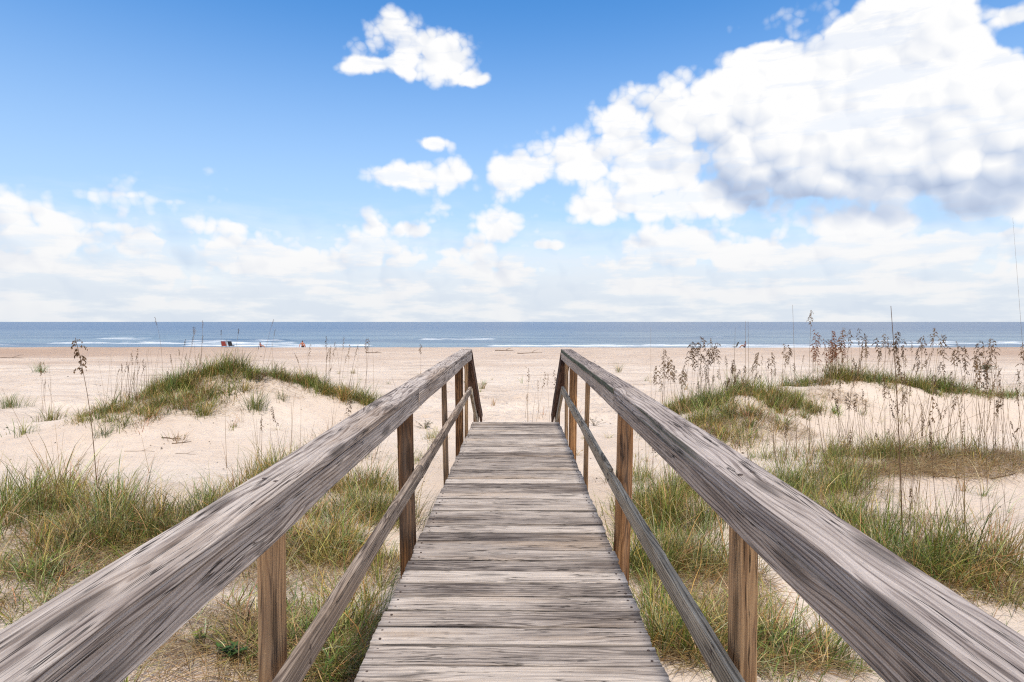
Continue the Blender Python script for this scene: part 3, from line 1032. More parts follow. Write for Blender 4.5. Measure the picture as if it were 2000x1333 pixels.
class Grass:
    def __init__(self):
        self.V, self.Q, self.T, self.Co, self.n = [], [], [], [], 0

    def add(self, V, Q, T, Co):
        self.V.append(V); self.Q.append(Q + self.n); self.T.append(T + self.n); self.Co.append(Co)
        self.n += len(V)

    def tussock(self, x, y, n, spread, h, width, dry, wind=0.25, flat=0.0):
        """one tuft: blades fanning from a common foot"""
        rr = np.minimum(np.abs(rng.normal(0, spread, n)), spread * 1.7)
        an = rng.uniform(0, 2 * np.pi, n)
        px, py = x + rr * np.cos(an), y + rr * np.sin(an)
        # blades never stand inside the boardwalk
        ok = ~((np.abs(px - DECKX) < DW / 2 - 0.02) & (py > 0) & (py < 10.2))
        px, py, an, rr = px[ok], py[ok], an[ok], rr[ok]
        n = len(px)
        if n == 0:
            return
        roots = np.stack([px, py, ground(px, py) - 0.01], 1)
        hh = h * rng.uniform(0.35, 1.3, n) * (1 - 0.25 * np.clip(rr / (spread * 2.5), 0, 1))
        ld = np.arctan2(np.sin(an) * 0.9 + rng.normal(0, .5, n), np.cos(an) * 0.9 + rng.normal(0, .5, n) + wind)
        lean = np.abs(rng.normal(0.16, 0.12, n)) + flat * rng.uniform(0.3, 0.9, n)
        bend = np.abs(rng.normal(0.38, 0.36, n)) + flat * 0.4
        isd = rng.random(n) < dry
        cols = np.where(isd[:, None], DRYS[rng.integers(0, len(DRYS), n)], GREENS[rng.integers(0, len(GREENS), n)])
        cols = cols * rng.uniform(0.65, 1.45, (n, 1)) * np.array([random.uniform(.68, 1.2), random.uniform(.85, 1.2), random.uniform(.6, 1.2)])
        self.add(*blades(roots, hh, ld, lean, bend, width * rng.uniform(.6, 1.2, n), cols))

    def patch(self, px, py, rx, ry, tufts, per, h, width, dry, flat=0.0, spread=0.10, wind=0.25, maxy=200):
        c = hit_near(px, py, maxy)
        if maxy > 100:
            tufts, per, spread = max(2, int(tufts * 2.2)), per * 0.42, spread * 1.35
        for _ in range(tufts):
            a, r = random.uniform(0, 2 * math.pi), math.sqrt(random.random())
            x, y = c.x + math.cos(a) * r * rx, c.y + math.sin(a) * r * ry
            pn = float(vnoise(x * 1.7, y * 1.7, 77))
            if pn < 0.27 and random.random() < 0.8:
                continue
            q = random.random()
            n_ = int(per * random.uniform(.4, 1.4))
            sp = spread * random.uniform(.4, 1.5)
            dr = min(1, max(0, dry + .16 + random.uniform(-.35, .35)))
            if q < .55:
                self.tussock(x, y, n_, sp, h * random.uniform(.5, 1.0) * (.65 + .8 * pn), width, dr, wind, flat)
            elif q < .75:          # long arching blades
                self.tussock(x, y, int(n_ * .45), sp * .6, h * random.uniform(1.1, 1.5), width, dr * .7, wind, flat + .25)
            elif q < .9:           # brown dead tangle
                self.tussock(x, y, n_, sp * 1.3, h * random.uniform(.4, .75), width * .8, .95, wind, flat + .6)
            else:                  # low fresh green
                self.tussock(x, y, n_, sp, h * random.uniform(.4, .6), width * 1.1, .05, wind, flat + .2)

    def field(self, x0, x1, y0, y1, n, h, width, dry):
        """uneven clumps over a stretch of ground"""
        for _ in range(n):
            x, y = random.uniform(x0, x1), random.uniform(y0, y1)
            if vnoise(x * .6, y * .6, 55) < .5:
                continue
            self.tussock(x, y, random.randint(15, 55), .13, h * random.uniform(.5, 1.2), width, min(1, dry + random.uniform(0, .4)), .25, random.choice((0, 0, .1, .5)))

    def litter(self, px, py, rx, ry, n, h=0.25):
        """dead blades lying flat"""
        c = hit(px, py)
        a, r = rng.uniform(0, 2 * np.pi, n), np.sqrt(rng.random(n))
        x, y = c.x + np.cos(a) * r * rx, c.y + np.sin(a) * r * ry
        ok = ~((np.abs(x - DECKX) < DW / 2) & (y > 0) & (y < 10.2))
        x, y = x[ok], y[ok]
        n = len(x)
        roots = np.stack([x, y, ground(x, y) + rng.uniform(0.0, 0.03, n)], 1)
        cols = DRYS[rng.integers(0, len(DRYS), n)] * rng.uniform(0.55, 1.05, (n, 1))
        V, Q, T, Co = blades(roots, h * rng.uniform(.4, 1.3, n), rng.uniform(0, 2 * np.pi, n), np.full(n, 1.0), rng.uniform(0.0, .25, n), rng.uniform(.002, .006, n), cols)
        gz = ground(V[:, 0], V[:, 1])
        base = np.repeat(roots[:, 2] - ground(roots[:, 0], roots[:, 1]), 7)
        V[:, 2] = gz + base + 0.006 + 0.20 * np.clip(V[:, 2] - gz - base, 0, 0.15)
        self.add(V, Q, T, Co)

    def build(self, name, label=None, cat=None, kind='stuff', group=None, parent=None):
        V, Q, T, Co = (np.concatenate(a) for a in (self.V, self.Q, self.T, self.Co))
        return obj(name, mesh_np(name, V, tris=T, quads=Q, colors=Co), M_GRASS, parent, label, cat, group, kind)


# --- left foreground
G = Grass()
for (px, py, rx, ry, tufts, per, h, dry, flat) in [
    (40, 985, .55, .5, 22, 90, .46, .50, .0), (150, 1010, .5, .4, 14, 90, .42, .55, .0), (60, 1060, .7, .4, 22, 100, .36, .45, .1), (200, 1040, .55, .35, 16, 90, .38, .30, .05),
    (250, 985, .3, .25, 8, 70, .40, .25, .0), (330, 1010, .5, .35, 16, 80, .36, .35, .0), (420, 990, .5, .3, 16, 80, .34, .45, .0), (520, 960, .5, .35, 18, 80, .36, .45, .0),
    (590, 920, .5, .35, 20, 80, .38, .40, .0), (640, 900, .35, .3, 14, 80, .36, .35, .0), (130, 1110, .6, .3, 14, 90, .24, .25, .4), (260, 1080, .6, .3, 18, 90, .26, .35, .4),
    (380, 1060, .6, .3, 18, 90, .26, .35, .3), (30, 1120, .4, .3, 10, 80, .26, .45, .3),
    (640, 1000, .6, .45, 26, 85, .34, .45, .1), (700, 960, .4, .4, 20, 80, .36, .35, .0), (740, 1010, .35, .35, 16, 80, .34, .35, .1), (600, 1080, .5, .35, 22, 85, .32, .55, .2),
    (690, 1090, .4, .35, 20, 80, .34, .55, .15), (640, 1180, .4, .3, 18, 80, .32, .55, .2), (720, 1150, .3, .3, 14, 70, .36, .25, .1), (480, 1180, .3, .25, 10, 80, .26, .35, .3),
    (440, 1220, .3, .2, 8, 70, .24, .45, .3), (720, 1230, .25, .2, 12, 60, .36, .25, .1), (660, 1290, .25, .2, 12, 60, .34, .4, .1), (600, 1260, .25, .2, 8, 60, .26, .5, .2),
    (560, 1310, .3, .15, 8, 60, .2, .5, .3), (800, 900, .25, .5, 8, 60, .30, .25, .0), (60, 1150, .5, .3, 6, 60, .26, .35, .2), (170, 1170, .5, .25, 6, 60, .24, .4, .2), (330, 1130, .4, .25, 6, 60, .24, .3, .2), (90, 1215, .4, .2, 4, 50, .2, .5, .3), (500, 1280, .3, .2, 6, 50, .22, .5, .2), (560, 935, .5, .3, 14, 80, .48, .35, .0), (610, 905, .5, .3, 16, 80, .50, .3, .0), (655, 885, .4, .3, 14, 80, .46, .3, .0), (690, 900, .3, .4, 10, 70, .4, .3, .0), (850, 860, .2, .5, 6, 50, .24, .2, .0),
]:
    G.patch(px, py, rx, ry, tufts, per, h, 0.0060, dry, flat)
for (px, py, rx, ry, n) in [(150, 1090, 1.4, .5, 1900), (560, 1120, .9, .6, 1700), (420, 1230, .7, .35, 1200), (90, 1180, .9, .3, 700), (640, 1260, .5, .4, 900), (420, 1310, .6, .25, 500), (300, 1040, 1.3, .4, 900)]:
    G.litter(px, py, rx, ry, n)
G.field(-16, -5.6, -3, 6.6, 420, .42, .0068, .25)
G.field(-5.6, -0.9, -3, 2.2, 160, .42, .0068, .25)
G.build('dune_grass', 'tangled green and straw-coloured grass between left handrail and bare dune', 'grass')

# --- right foreground
G = Grass()
for (px, py, rx, ry, tufts, per, h, dry, flat) in [
    (1300, 980, .45, .5, 24, 90, .42, .30, .0), (1350, 1010, .45, .4, 22, 90, .42, .30, .0), (1260, 1020, .3, .4, 16, 80, .40, .30, .0), (1390, 960, .5, .4, 14, 70, .36, .35, .0),
    (1230, 940, .25, .5, 8, 60, .34, .3, .0), (1300, 1090, .3, .25, 14, 80, .38, .40, .05), (1370, 1120, .35, .25, 14, 80, .34, .5, .1), (1250, 1120, .15, .2, 10, 70, .40, .3, .05),
    (1290, 1190, .15, .2, 12, 70, .40, .35, .1), (1330, 1270, .2, .15, 14, 70, .38, .35, .1), (1410, 1250, .3, .2, 18, 70, .34, .5, .2), (1500, 1230, .3, .25, 14, 80, .32, .4, .15),
    (1560, 1290, .3, .2, 14, 70, .32, .4, .15), (1480, 1310, .25, .15, 10, 70, .3, .4, .15),
    (1520, 950, .5, .4, 22, 80, .40, .25, .0), (1600, 960, .5, .35, 20, 80, .38, .30, .0), (1580, 1000, .4, .3, 14, 80, .36, .35, .05), (1660, 930, .5, .3, 14, 70, .34, .30, .1),
    (1690, 1060, .3, .25, 8, 60, .40, .2, .0), (1800, 1090, .35, .2, 8, 60, .50, .15, .0), (1900, 1100, .35, .2, 6, 60, .46, .3, .0), (1960, 1120, .4, .2, 12, 80, .38, .4, .1),
    (1850, 1130, .3, .15, 10, 80, .34, .4, .2), (1750, 1100, .3, .15, 10, 70, .32, .3, .1), (1950, 1160, .3, .15, 10, 80, .28, .35, .2), (1640, 1030, .3, .2, 8, 70, .3, .4, .1),
]:
    G.patch(px, py, rx, ry, tufts, per, h, 0.0060, dry, flat)
for (px, py, rx, ry, n) in [(1380, 1140, .5, .4, 1300), (1400, 1280, .5, .3, 1100), (1700, 1010, .9, .4, 700), (1900, 1140, .8, .3, 1000), (1620, 970, .8, .4, 700), (1520, 1280, .5, .3, 700)]:
    G.litter(px, py, rx, ry, n)
G.field(6.2, 16, -3, 6.0, 400, .42, .0068, .25)
G.field(0.9, 6.2, -3, 2.2, 180, .42, .0068, .25)
G.build('dune_grass', 'long arching green grass growing beside the right handrail', 'grass')

# --- low ridge on the right
G = Grass()
for (px, py, rx, ry, tufts, per, h, dry, flat) in [(1700, 890, .6, .35, 22, 70, .36, .35, .05), (1770, 890, .6, .3, 22, 70, .38, .30, .05), (1840, 890, .5, .25, 12, 60, .28, .4, .2), (1960, 895, .5, .3, 14, 70, .40, .3, .0), (1640, 905, .4, .3, 10, 60, .3, .35, .1), (1590, 890, .4, .4, 10, 50, .34, .3, .0), (1520, 900, .4, .5, 10, 50, .36, .3, .0)]:
    G.patch(px, py, rx, ry, tufts, per, h, 0.0055, dry, flat)
for (px, py, rx, ry, n) in [(1900, 908, 1.3, .3, 2600), (1740, 920, .9, .3, 700)]:
    G.litter(px, py, rx, ry, n, 0.3)
G.build('dune_grass', 'grass and dark dead litter along the low ridge at right, beyond the railing', 'grass')

# --- crest of the left dune
G = Grass()
for (px, py, rx, ry, tufts, per, h, dry, flat) in [
    (190, 812, .5, .4, 16, 50, .26, .35, .1), (240, 795, .55, .4, 22, 55, .30, .30, .05), (290, 772, .6, .5, 30, 55, .34, .25, .0), (340, 752, .6, .5, 34, 60, .38, .2, .0), (390, 735, .6, .5, 34, 60, .40, .2, .0),
    (430, 722, .55, .5, 30, 60, .42, .2, .0), (480, 720, .5, .4, 24, 55, .36, .25, .0), (530, 718, .5, .4, 20, 55, .34, .25, .0), (580, 728, .5, .4, 26, 55, .38, .2, .0), (630, 745, .5, .4, 26, 55, .38, .25, .0),
    (680, 765, .45, .4, 22, 55, .36, .25, .0), (725, 778, .3, .3, 14, 55, .34, .15, .0), (330, 790, .6, .4, 26, 50, .28, .35, .15), (260, 820, .5, .35, 14, 45, .24, .4, .2), (400, 765, .4, .4, 16, 50, .3, .35, .1), (440, 750, .3, .3, 8, 45, .28, .4, .1), (300, 800, .5, .3, 10, 45, .3, .3, .05), (365, 790, .5, .3, 12, 50, .32, .3, .05), (430, 778, .35, .25, 8, 50, .32, .3, .0), (475, 762, .25, .25, 6, 45, .3, .3, .0), (700, 775, .4, .3, 18, 55, .42, .15, .0), (735, 785, .25, .3, 12, 55, .4, .15, .0), (340, 748, .5, .4, 16, 55, .5, .2, .0), (420, 722, .5, .4, 16, 55, .52, .2, .0), (600, 735, .5, .4, 14, 55, .48, .2, .0),
]:
    G.patch(px, py, rx, ry, tufts, per, h, 0.0085, dry, flat, spread=0.13, maxy=15.0)
for (px, py, rx, ry, n) in [(350, 790, 1.2, .6, 700), (520, 745, 1.0, .4, 300)]:
    G.litter(px, py, rx, ry, n, 0.3)
G.field(-29, -16, 12.4, 14.6, 260, .42, .009, .2)
G.build('dune_grass', 'dark green grass crowning the left dune', 'grass')

# --- crest of the right dune
G = Grass()
for (px, py, rx, ry, tufts, per, h, dry, flat) in [
    (1310, 805, .35, .5, 24, 55, .40, .25, .0), (1350, 785, .4, .5, 28, 55, .42, .2, .0), (1400, 765, .4, .5, 32, 60, .46, .2, .0), (1430, 750, .3, .4, 20, 60, .52, .15, .0), (1480, 770, .5, .5, 30, 60, .38, .25, .0),
    (1520, 790, .5, .5, 30, 60, .36, .3, .0), (1560, 795, .4, .4, 20, 55, .34, .35, .05), (1420, 815, .6, .6, 30, 55, .36, .35, .1), (1370, 835, .5, .5, 20, 50, .34, .35, .1), (1480, 825, .5, .4, 18, 50, .3, .5, .15),
    (1560, 748, .4, .5, 26, 60, .42, .2, .0), (1610, 738, .5, .5, 34, 60, .42, .25, .0), (1660, 733, .5, .5, 28, 55, .38, .25, .0), (1710, 733, .5, .4, 22, 55, .34, .25, .0), (1765, 740, .5, .4, 20, 55, .32, .25, .0),
    (1815, 750, .5, .35, 20, 55, .32, .2, .0), (1865, 757, .5, .35, 20, 55, .32, .2, .0), (1920, 762, .5, .35, 14, 50, .28, .25, .0), (1980, 766, .5, .3, 12, 50, .28, .25, .0), (1440, 860, .4, .4, 8, 40, .3, .4, .1), (1345, 860, .4, .4, 12, 50, .34, .45, .1), (1400, 868, .4, .4, 10, 50, .3, .5, .15),
]:
    G.patch(px, py, rx, ry, tufts, per, h, 0.0085, dry, flat, spread=0.13, maxy=15.0)
for (px, py, rx, ry, n) in [(1480, 830, 1.0, .6, 900), (1380, 850, .8, .6, 500), (1620, 770, .8, .3, 400)]:
    G.litter(px, py, rx, ry, n, 0.3)
G.field(13, 32, 12.4, 14.4, 340, .4, .009, .2)
G.build('dune_grass', 'dense green and brown grass crowning the right dune', 'grass')

# --- thin stray blades everywhere between
G = Grass()
k = 0
while k < 520:
    x, y = random.uniform(-9, 9.5), random.uniform(2.6, 12.5)
    if abs(x) < .75 or vnoise(x * .55, y * .55, 91) < .5 or (x < -1.5 and 7.2 < y < 10.5) or (x > 3.5 and 9.3 < y < 11.5):
        k += 1
        continue
    k += 1
    G.tussock(x, y, random.randint(4, 18), .04, random.uniform(.12, .4), .005, random.uniform(.2, .9), .25, random.choice((0, .1, .5)))
for _ in range(60):
    x, y = random.uniform(-11, 11), random.uniform(15, 34)
    G.tussock(x, y, random.randint(5, 16), .07, random.uniform(.15, .4), .012, random.uniform(.2, .8), .25, .2)
G.build('stray_grass', 'thin stray blades scattered over the sand between the clumps', 'grass')

# --- single tufts standing on their own
TUFTS = [
    (80, 728, .22, .42, 90, .2, 'low dark tuft alone on the far left beach sand'),
    (20, 795, .30, .42, 240, .25, 'bushy tuft on the sand bump at the left edge, behind the dune'),
    (100, 822, .20, .36, 130, .35, 'spiky tuft on bare sand left of the grassy dune'),
    (45, 850, .20, .30, 60, .4, 'wispy low tuft on the sand at far left'),
    (497, 800, .13, .40, 170, .2, 'upright tuft in the middle of the left dune face'),
    (400, 812, .13, .34, 150, .3, 'tuft at the foot of the left dune crest grass'),
    (552, 782, .10, .24, 60, .35, 'small tuft below the ridge of the left dune, nearest the handrail'),
    (205, 852, .10, .26, 60, .25, 'thin pale tuft at the lower left foot of the dune'),
    (345, 862, .12, .22, 40, .6, 'sparse dead tuft on the smooth sand before the left dune'),
    (1208, 728, .12, .42, 60, .3, 'small tuft alone on open beach beyond the right handrail'),
    (942, 760, .08, .28, 36, .2, 'tiny tuft just right of the left stair rail'),
    (1630, 808, .12, .26, 80, .2, 'tuft in the sandy hollow of the right dune'),
    (1590, 806, .10, .24, 60, .3, 'thinner tuft in the right dune hollow, left of its neighbour'),
    (1685, 812, .12, .16, 30, .4, 'flattened wisp at the right end of the dune hollow'),
    (690, 730, .08, .22, 40, .3, 'pale tuft on the flat beach right of the left dune'),
    (1185, 775, .10, .30, 60, .3, 'tuft seen between the right handrail and its thin post'),
]
for (px, py, sp, h, n, dry, lab) in TUFTS:
    c = hit(px, py)
    G = Grass()
    G.tussock(c.x, c.y, n, sp, h * (1.5 if c.y > 22 else 1.0), 0.008 if c.y < 18 else 0.014, dry, 0.25, 0.05)
    o = G.build('grass_tuft', lab, 'grass tuft', None, 'single tufts on bare sand')

# ------------------------------------------------------------------ sea oats
def tube(path, rad, nside=4, cols=None):
    """thin tapering stem"""
    V, Fq = [], []
    n = len(path)
    for i, p in enumerate(path):
        d = (path[min(i + 1, n - 1)] - path[max(i - 1, 0)]).normalized()
        a = d.cross(Vector((0, 1, 0.2))).normalized()
        b = d.cross(a)
        for k in range(nside):
            t = 2 * math.pi * k / nside
            V.append(p + (a * math.cos(t) + b * math.sin(t)) * rad[i])
    for i in range(n - 1):
        for k in range(nside):
            Fq.append((i * nside + k, i * nside + (k + 1) % nside, (i + 1) * nside + (k + 1) % nside, (i + 1) * nside + k))
    return V, Fq


def col_mesh(name, V, faces, col, var=0.25, seed=0):
    r = random.Random(seed)
    me = mesh_from(name, V, faces)
    at = me.color_attributes.new('Col', 'FLOAT_COLOR', 'POINT')
    arr = np.ones((len(V), 4), np.float32)
    arr[:, :3] = np.array(col) * rng.uniform(1 - var, 1 + var, (len(V), 1))
    at.data.foreach_set('color', arr.ravel())
    return me


STEM_COL = [(0.23, 0.155, 0.085), (0.16, 0.10, 0.06), (0.30, 0.22, 0.12)]
HEAD_COL = [(0.14, 0.086, 0.048), (0.19, 0.122, 0.066), (0.10, 0.064, 0.040)]
oat_id = 0


def sea_oat(bpx, bpy_, tpx, tpy, label, group=None, head=0.0, rad=0.0028, droop=None, bow=0.04, red=False, leaves=2, Y=None, full=1.0, maxy=200, collect=None):
    """stem rooted on the sand at one picture point, its tip seen at another; head = part of the length that bears seed"""
    global oat_id
    oat_id += 1
    r = random.Random(oat_id)
    base = hit_near(bpx, bpy_, maxy) if Y is None else at_depth(bpx, bpy_, Y)
    base.z = float(ground(base.x, base.y))
    tip = at_depth(tpx, tpy, base.y + r.uniform(-.05, .05))
    L = (tip - base).length
    bowv = Vector((r.uniform(-1, 1), r.uniform(-1, 1), 0)) * bow * L
    n = 9
    path = []
    for i in range(n):
        t = i / (n - 1)
        path.append(base.lerp(tip, t) + bowv * math.sin(math.pi * t) * (0.6 + 0.4 * t))
    if droop:
        for i in range(n):
            t = i / (n - 1)
            if t > 0.72:
                path[i] += Vector((droop, 0, -abs(droop) * 0.5)) * (t - 0.72) / 0.28
    root = empty('sea_oat', base, label, 'sea oat', group) if collect is None else None
    loc = [p - base for p in path]
    loc[0] = loc[0] + Vector((0, 0, -0.03))
    V, Fq = tube(loc, [rad * (1.0 - 0.62 * i / (n - 1)) for i in range(n)])
    if collect is None:
        obj('stem', col_mesh('stem', V, Fq, r.choice(STEM_COL), .2), M_OAT, root)
    else:
        collect.append(([v_ + base for v_ in V], Fq, r.choice(STEM_COL)))
    if head > 0:
        start = 1 - head
        side0 = r.choice((-1, 1))
        hl = head * L
        i0 = int(start * (n - 1))
        HV, HF = tube([loc[i0].lerp(loc[i0 + 1], start * (n - 1) - i0)] + loc[i0 + 1:], [rad * .5] * (n - i0), 3)
        nb = int(8 + 6 * full)
        for k in range(nb):
            t = start + head * (k + .6 * r.random()) / nb
            i = min(n - 2, int(t * (n - 1)))
            p = loc[i].lerp(loc[i + 1], t * (n - 1) - i)
            u_ = (t - start) / head
            env = (0.45 + 0.75 * math.sin(math.pi * min(1, u_ * .8 + .15))) * full
            side = side0 if r.random() < .7 else -side0
            bl = hl * 0.30 * env * r.uniform(.7, 1.2)
            oy = r.uniform(-.5, .5)
            last = p
            ns = max(4, int(9 * env))
            for j in range(1, ns + 1):
                u = j / ns
                q = p + Vector((side * bl * .42 * u, oy * bl * u, bl * (.55 * u - .75 * u * u)))
                q += Vector((r.uniform(-1, 1), r.uniform(-1, 1), r.uniform(-1, 1))) * .006
                sl = r.uniform(.75, 1.2) * min(.030, max(.013, .075 * hl))
                sw = sl * r.uniform(0.22, 0.36)
                ang = r.uniform(0, math.pi)
                tilt = side * r.uniform(-0.2, 0.9)
                ax = Vector((math.sin(tilt), 0, -math.cos(tilt)))
                bx = Vector((math.cos(ang), math.sin(ang), 0))
                b0 = len(HV)
                HV += [q, q + ax * sl * .45 + bx * sw, q + ax * sl, q + ax * sl * .45 - bx * sw, last, last + Vector((0, 0, .004))]
                HF += [(b0, b0 + 1, b0 + 2, b0 + 3), (b0 + 4, b0 + 5, b0)]
                last = q
        hc = (0.20, 0.085, 0.045) if red else r.choice(HEAD_COL)
        if collect is None:
            obj('seed_head', col_mesh('seed_head', HV, HF, hc, .35), M_OAT, root)
        else:
            collect.append(([v_ + base for v_ in HV], HF, hc))
    if leaves and collect is None:
        gr = Grass()
        m_ = leaves
        roots = np.array([[loc[0].x, loc[0].y, 0.0]] * m_) + rng.normal(0, .01, (m_, 3)) * [1, 1, 0]
        gr.add(*blades(roots, np.full(m_, min(0.5, L * .5)) * rng.uniform(.7, 1.2, m_), rng.uniform(0, 6.28, m_), rng.uniform(.1, .3, m_), rng.uniform(.2, .7, m_), np.full(m_, .006), DRYS[rng.integers(0, 5, m_)]))
        Va, Q, T, Co = (np.concatenate(a) for a in (gr.V, gr.Q, gr.T, gr.Co))
        obj('leaf', mesh_np('leaf', Va, tris=T, quads=Q, colors=Co), M_GRASS, root)
    return root


# singled-out stems
sea_oat(190, 985, 147, 660, 'tall near sea oat at left with long brown drooping head', head=.24, rad=.0055, full=1.15, bow=.03, Y=6.2)
sea_oat(90, 925, 2, 755, 'bare dark stem leaning left over the far left sand', rad=.0045, head=0, bow=.01)
sea_oat(292, 925, 276, 850, 'short bare stem on sand below the left dune', rad=.003, head=0, bow=.02)
sea_oat(443, 915, 440, 745, 'straight bare stem standing before the middle of the left dune', rad=.0032, head=0, bow=.012)
sea_oat(505, 900, 492, 800, 'thin bare stem rising from the grass left of the railing', rad=.003, head=0, bow=.01)
sea_oat(1764, 1085, 1740, 598, 'thickest dark stem at right, its tip far above the horizon', rad=.0062, head=0, bow=.012)
sea_oat(1757, 900, 1752, 690, 'dark stem with short brown head just behind the thickest stem', rad=.004, head=.13, bow=.01)
sea_oat(1883, 1075, 1868, 760, 'reddish bare stem in the right foreground by the railing', rad=.005, head=0, bow=.02)
sea_oat(1790, 985, 1835, 660, 'bare stem leaning right, crossing the right dune to the sea', rad=.0042, head=0, bow=.015)
sea_oat(1272, 800, 1271, 640, 'lone thin stem at the near end of the right dune', rad=.0045, head=0, bow=.01)
sea_oat(1433, 790, 1436, 640, 'thin bare stem left of the seated pair on the beach', rad=.0045, head=0, bow=.01)
sea_oat(1455, 790, 1456, 627, 'thin bare stem right of the seated pair, reaching the horizon', rad=.0045, head=0, bow=.01)
sea_oat(1463, 800, 1461, 628, 'thin stem just right of the one that reaches the horizon', rad=.0045, head=0, bow=.01)
sea_oat(1556, 900, 1548, 596, 'tallest thin stem left of the reddish clump, tip in the sky', rad=.0042, head=0, bow=.012)
sea_oat(1582, 900, 1585, 606, 'thin dark stem with small head left of the reddish clump', rad=.004, head=.10, bow=.012)
sea_oat(2012, 880, 1978, 425, 'fine stem at right picture edge reaching high into the sky', rad=.0026, head=0, bow=.012)
sea_oat(1700, 900, 1960, 790, 'long stem leaning almost flat across the right sand', rad=.0035, head=.05, bow=.05)
sea_oat(1720, 905, 1880, 770, 'bent stem arching right over the right sand, below the crest', rad=.0035, head=0, bow=.03)
sea_oat(1550, 880, 1600, 770, 'short stem leaning right in front of the right dune grass', rad=.0035, head=0, bow=.03)
sea_oat(820, 800, 822, 672, 'lone thin stem on the sand left of the left handrail', rad=.004, head=.15, bow=.01)
sea_oat(797, 860, 765, 735, 'curved bare stem just above the left handrail', rad=.0035, head=0, bow=.05)
sea_oat(1938, 720, 1921, 672, 'dark head at the right standing over the orange shrub', rad=.005, head=.6, bow=.03, Y=14.5)

# crowds of stems, told apart by their order from the left
ONES = 'first second third fourth fifth sixth seventh eighth ninth tenth eleventh twelfth thirteenth fourteenth fifteenth sixteenth seventeenth eighteenth nineteenth'.split()


def ordinal(k):
    if k < 20:
        return ONES[k - 1]
    tens = {2: 'twenty', 3: 'thirty', 4: 'forty'}[k // 10]
    return tens[:-1] + 'ieth' if k % 10 == 0 else tens + '-' + ONES[k % 10 - 1]


def stand(n, line, tops, label, group, head=(.2, .35), rad=.0042, bow=.04, prob=1.0, red=False, lean=10, full=1.0, leaves=0, collect=None):
    spots = []
    for k in range(n):
        t = random.random()
        s = t * (len(line) - 1)
        i = min(int(s), len(line) - 2)
        f = s - i
        bx = line[i][0] + (line[i + 1][0] - line[i][0]) * f + random.uniform(-6, 6)
        by = line[i][1] + (line[i + 1][1] - line[i][1]) * f + random.uniform(-8, 12)
        tx, ty = bx + random.gauss(0, lean) + 4, random.uniform(*tops)
        if 1422 < tx < 1472 and ty < 698:        # nobody stands in front of the two at the shore
            ty = random.uniform(700, 740)
        spots.append((tx, bx, by, ty))
    spots.sort()
    for k, (tx, bx, by, ty) in enumerate(spots):
        hd = random.uniform(*head) if random.random() < prob else 0.0
        lab = None if collect is not None else (ordinal(k + 1) + ' from left, ' if k else 'leftmost, ') + label
        sea_oat(bx, by, tx, ty, lab, group, head=hd, rad=rad * random.uniform(.7, 1.15), bow=bow, red=red, leaves=leaves, full=full * random.uniform(.6, 1.15), maxy=15.5 if by < 830 and abs(bx - 1050) > 60 else 200, collect=collect)


stand(38, [(1275, 810), (1330, 795), (1400, 770), (1440, 760)], (655, 745), 'brown-headed sea oat in the dense stand at near end of right dune', 'sea oats at the near end of the right dune', (.24, .42), full=1.2)
stand(14, [(1450, 775), (1560, 760)], (665, 730), 'sea oat with brown head in the gap left of the reddish clump', 'sea oats left of the reddish clump', (.25, .4), full=1.2)
stand(16, [(1590, 745), (1640, 742)], (640, 690), 'reddish brown sea oat in the bushy clump on the right dune', 'sea oats of the reddish clump', (.4, .6), red=True, lean=12)
stand(34, [(1640, 742), (1720, 738), (1830, 755)], (632, 715), 'dark-headed sea oat on the middle crest of the right dune', 'sea oats on the middle crest of the right dune', (.26, .45), full=1.2)
stand(14, [(1850, 762), (2010, 770)], (660, 715), 'dark-headed sea oat on the right end of the right dune crest', 'sea oats on the right end of the crest', (.35, .5), full=1.2)
stand(30, [(1640, 890), (1760, 880), (1990, 885)], (730, 830), 'tall thin sea oat rising from the low ridge at right', 'sea oats on the low right ridge', (.2, .32), rad=.0034, prob=.6, lean=24, full=.8)
stand(12, [(1880, 890), (1995, 890)], (690, 760), 'long sea oat with dark head at right edge of low ridge', 'long sea oats at the right edge', (.18, .28), rad=.0036, prob=.6, lean=22)
stand(16, [(1480, 900), (1600, 905)], (790, 870), 'short bare stem in the grass behind the right handrail', 'bare stems behind the right handrail', rad=.003, prob=.1, lean=12)
stand(10, [(1230, 960), (1290, 950), (1330, 930)], (850, 900), 'thin bare stem between the right posts and handrail', 'bare stems between right posts and handrail', rad=.003, prob=.05, lean=8)
stand(30, [(215, 790), (300, 765), (420, 715)], (680, 715), 'thin straw-coloured sea oat on left shoulder of left dune', 'sea oats on the left shoulder of the left dune', (.12, .3), rad=.0036, prob=.55, lean=10, full=.5)
stand(12, [(320, 745), (440, 712), (520, 712)], (618, 665), 'tall sea oat on left dune with small head against the sea', 'tall sea oats on the left dune', (.10, .18), rad=.0036, lean=12, full=.5)
stand(12, [(570, 722), (650, 750), (720, 775)], (650, 705), 'sea oat with slim brown head on right slope of left dune', 'sea oats on the right slope of the left dune', (.18, .32), rad=.0038, lean=14, full=.6)
stand(7, [(75, 800), (110, 815)], (690, 760), 'slim stem rising from the tuft left of the grassy dune', 'stems of the tuft left of the dune', (.2, .3), rad=.0036, prob=.4, lean=12, full=.6)
stand(8, [(1025, 822), (1080, 822)], (715, 770), 'brown-headed sea oat beyond the end of the deck', 'sea oats beyond the end of the deck', (.22, .34), rad=.004, prob=.8, lean=6, full=.7)
stand(16, [(540, 900), (620, 880), (700, 870)], (770, 850), 'thin stem rising from the grass behind the left handrail', 'stems behind the left handrail', rad=.003, prob=.08, lean=14)

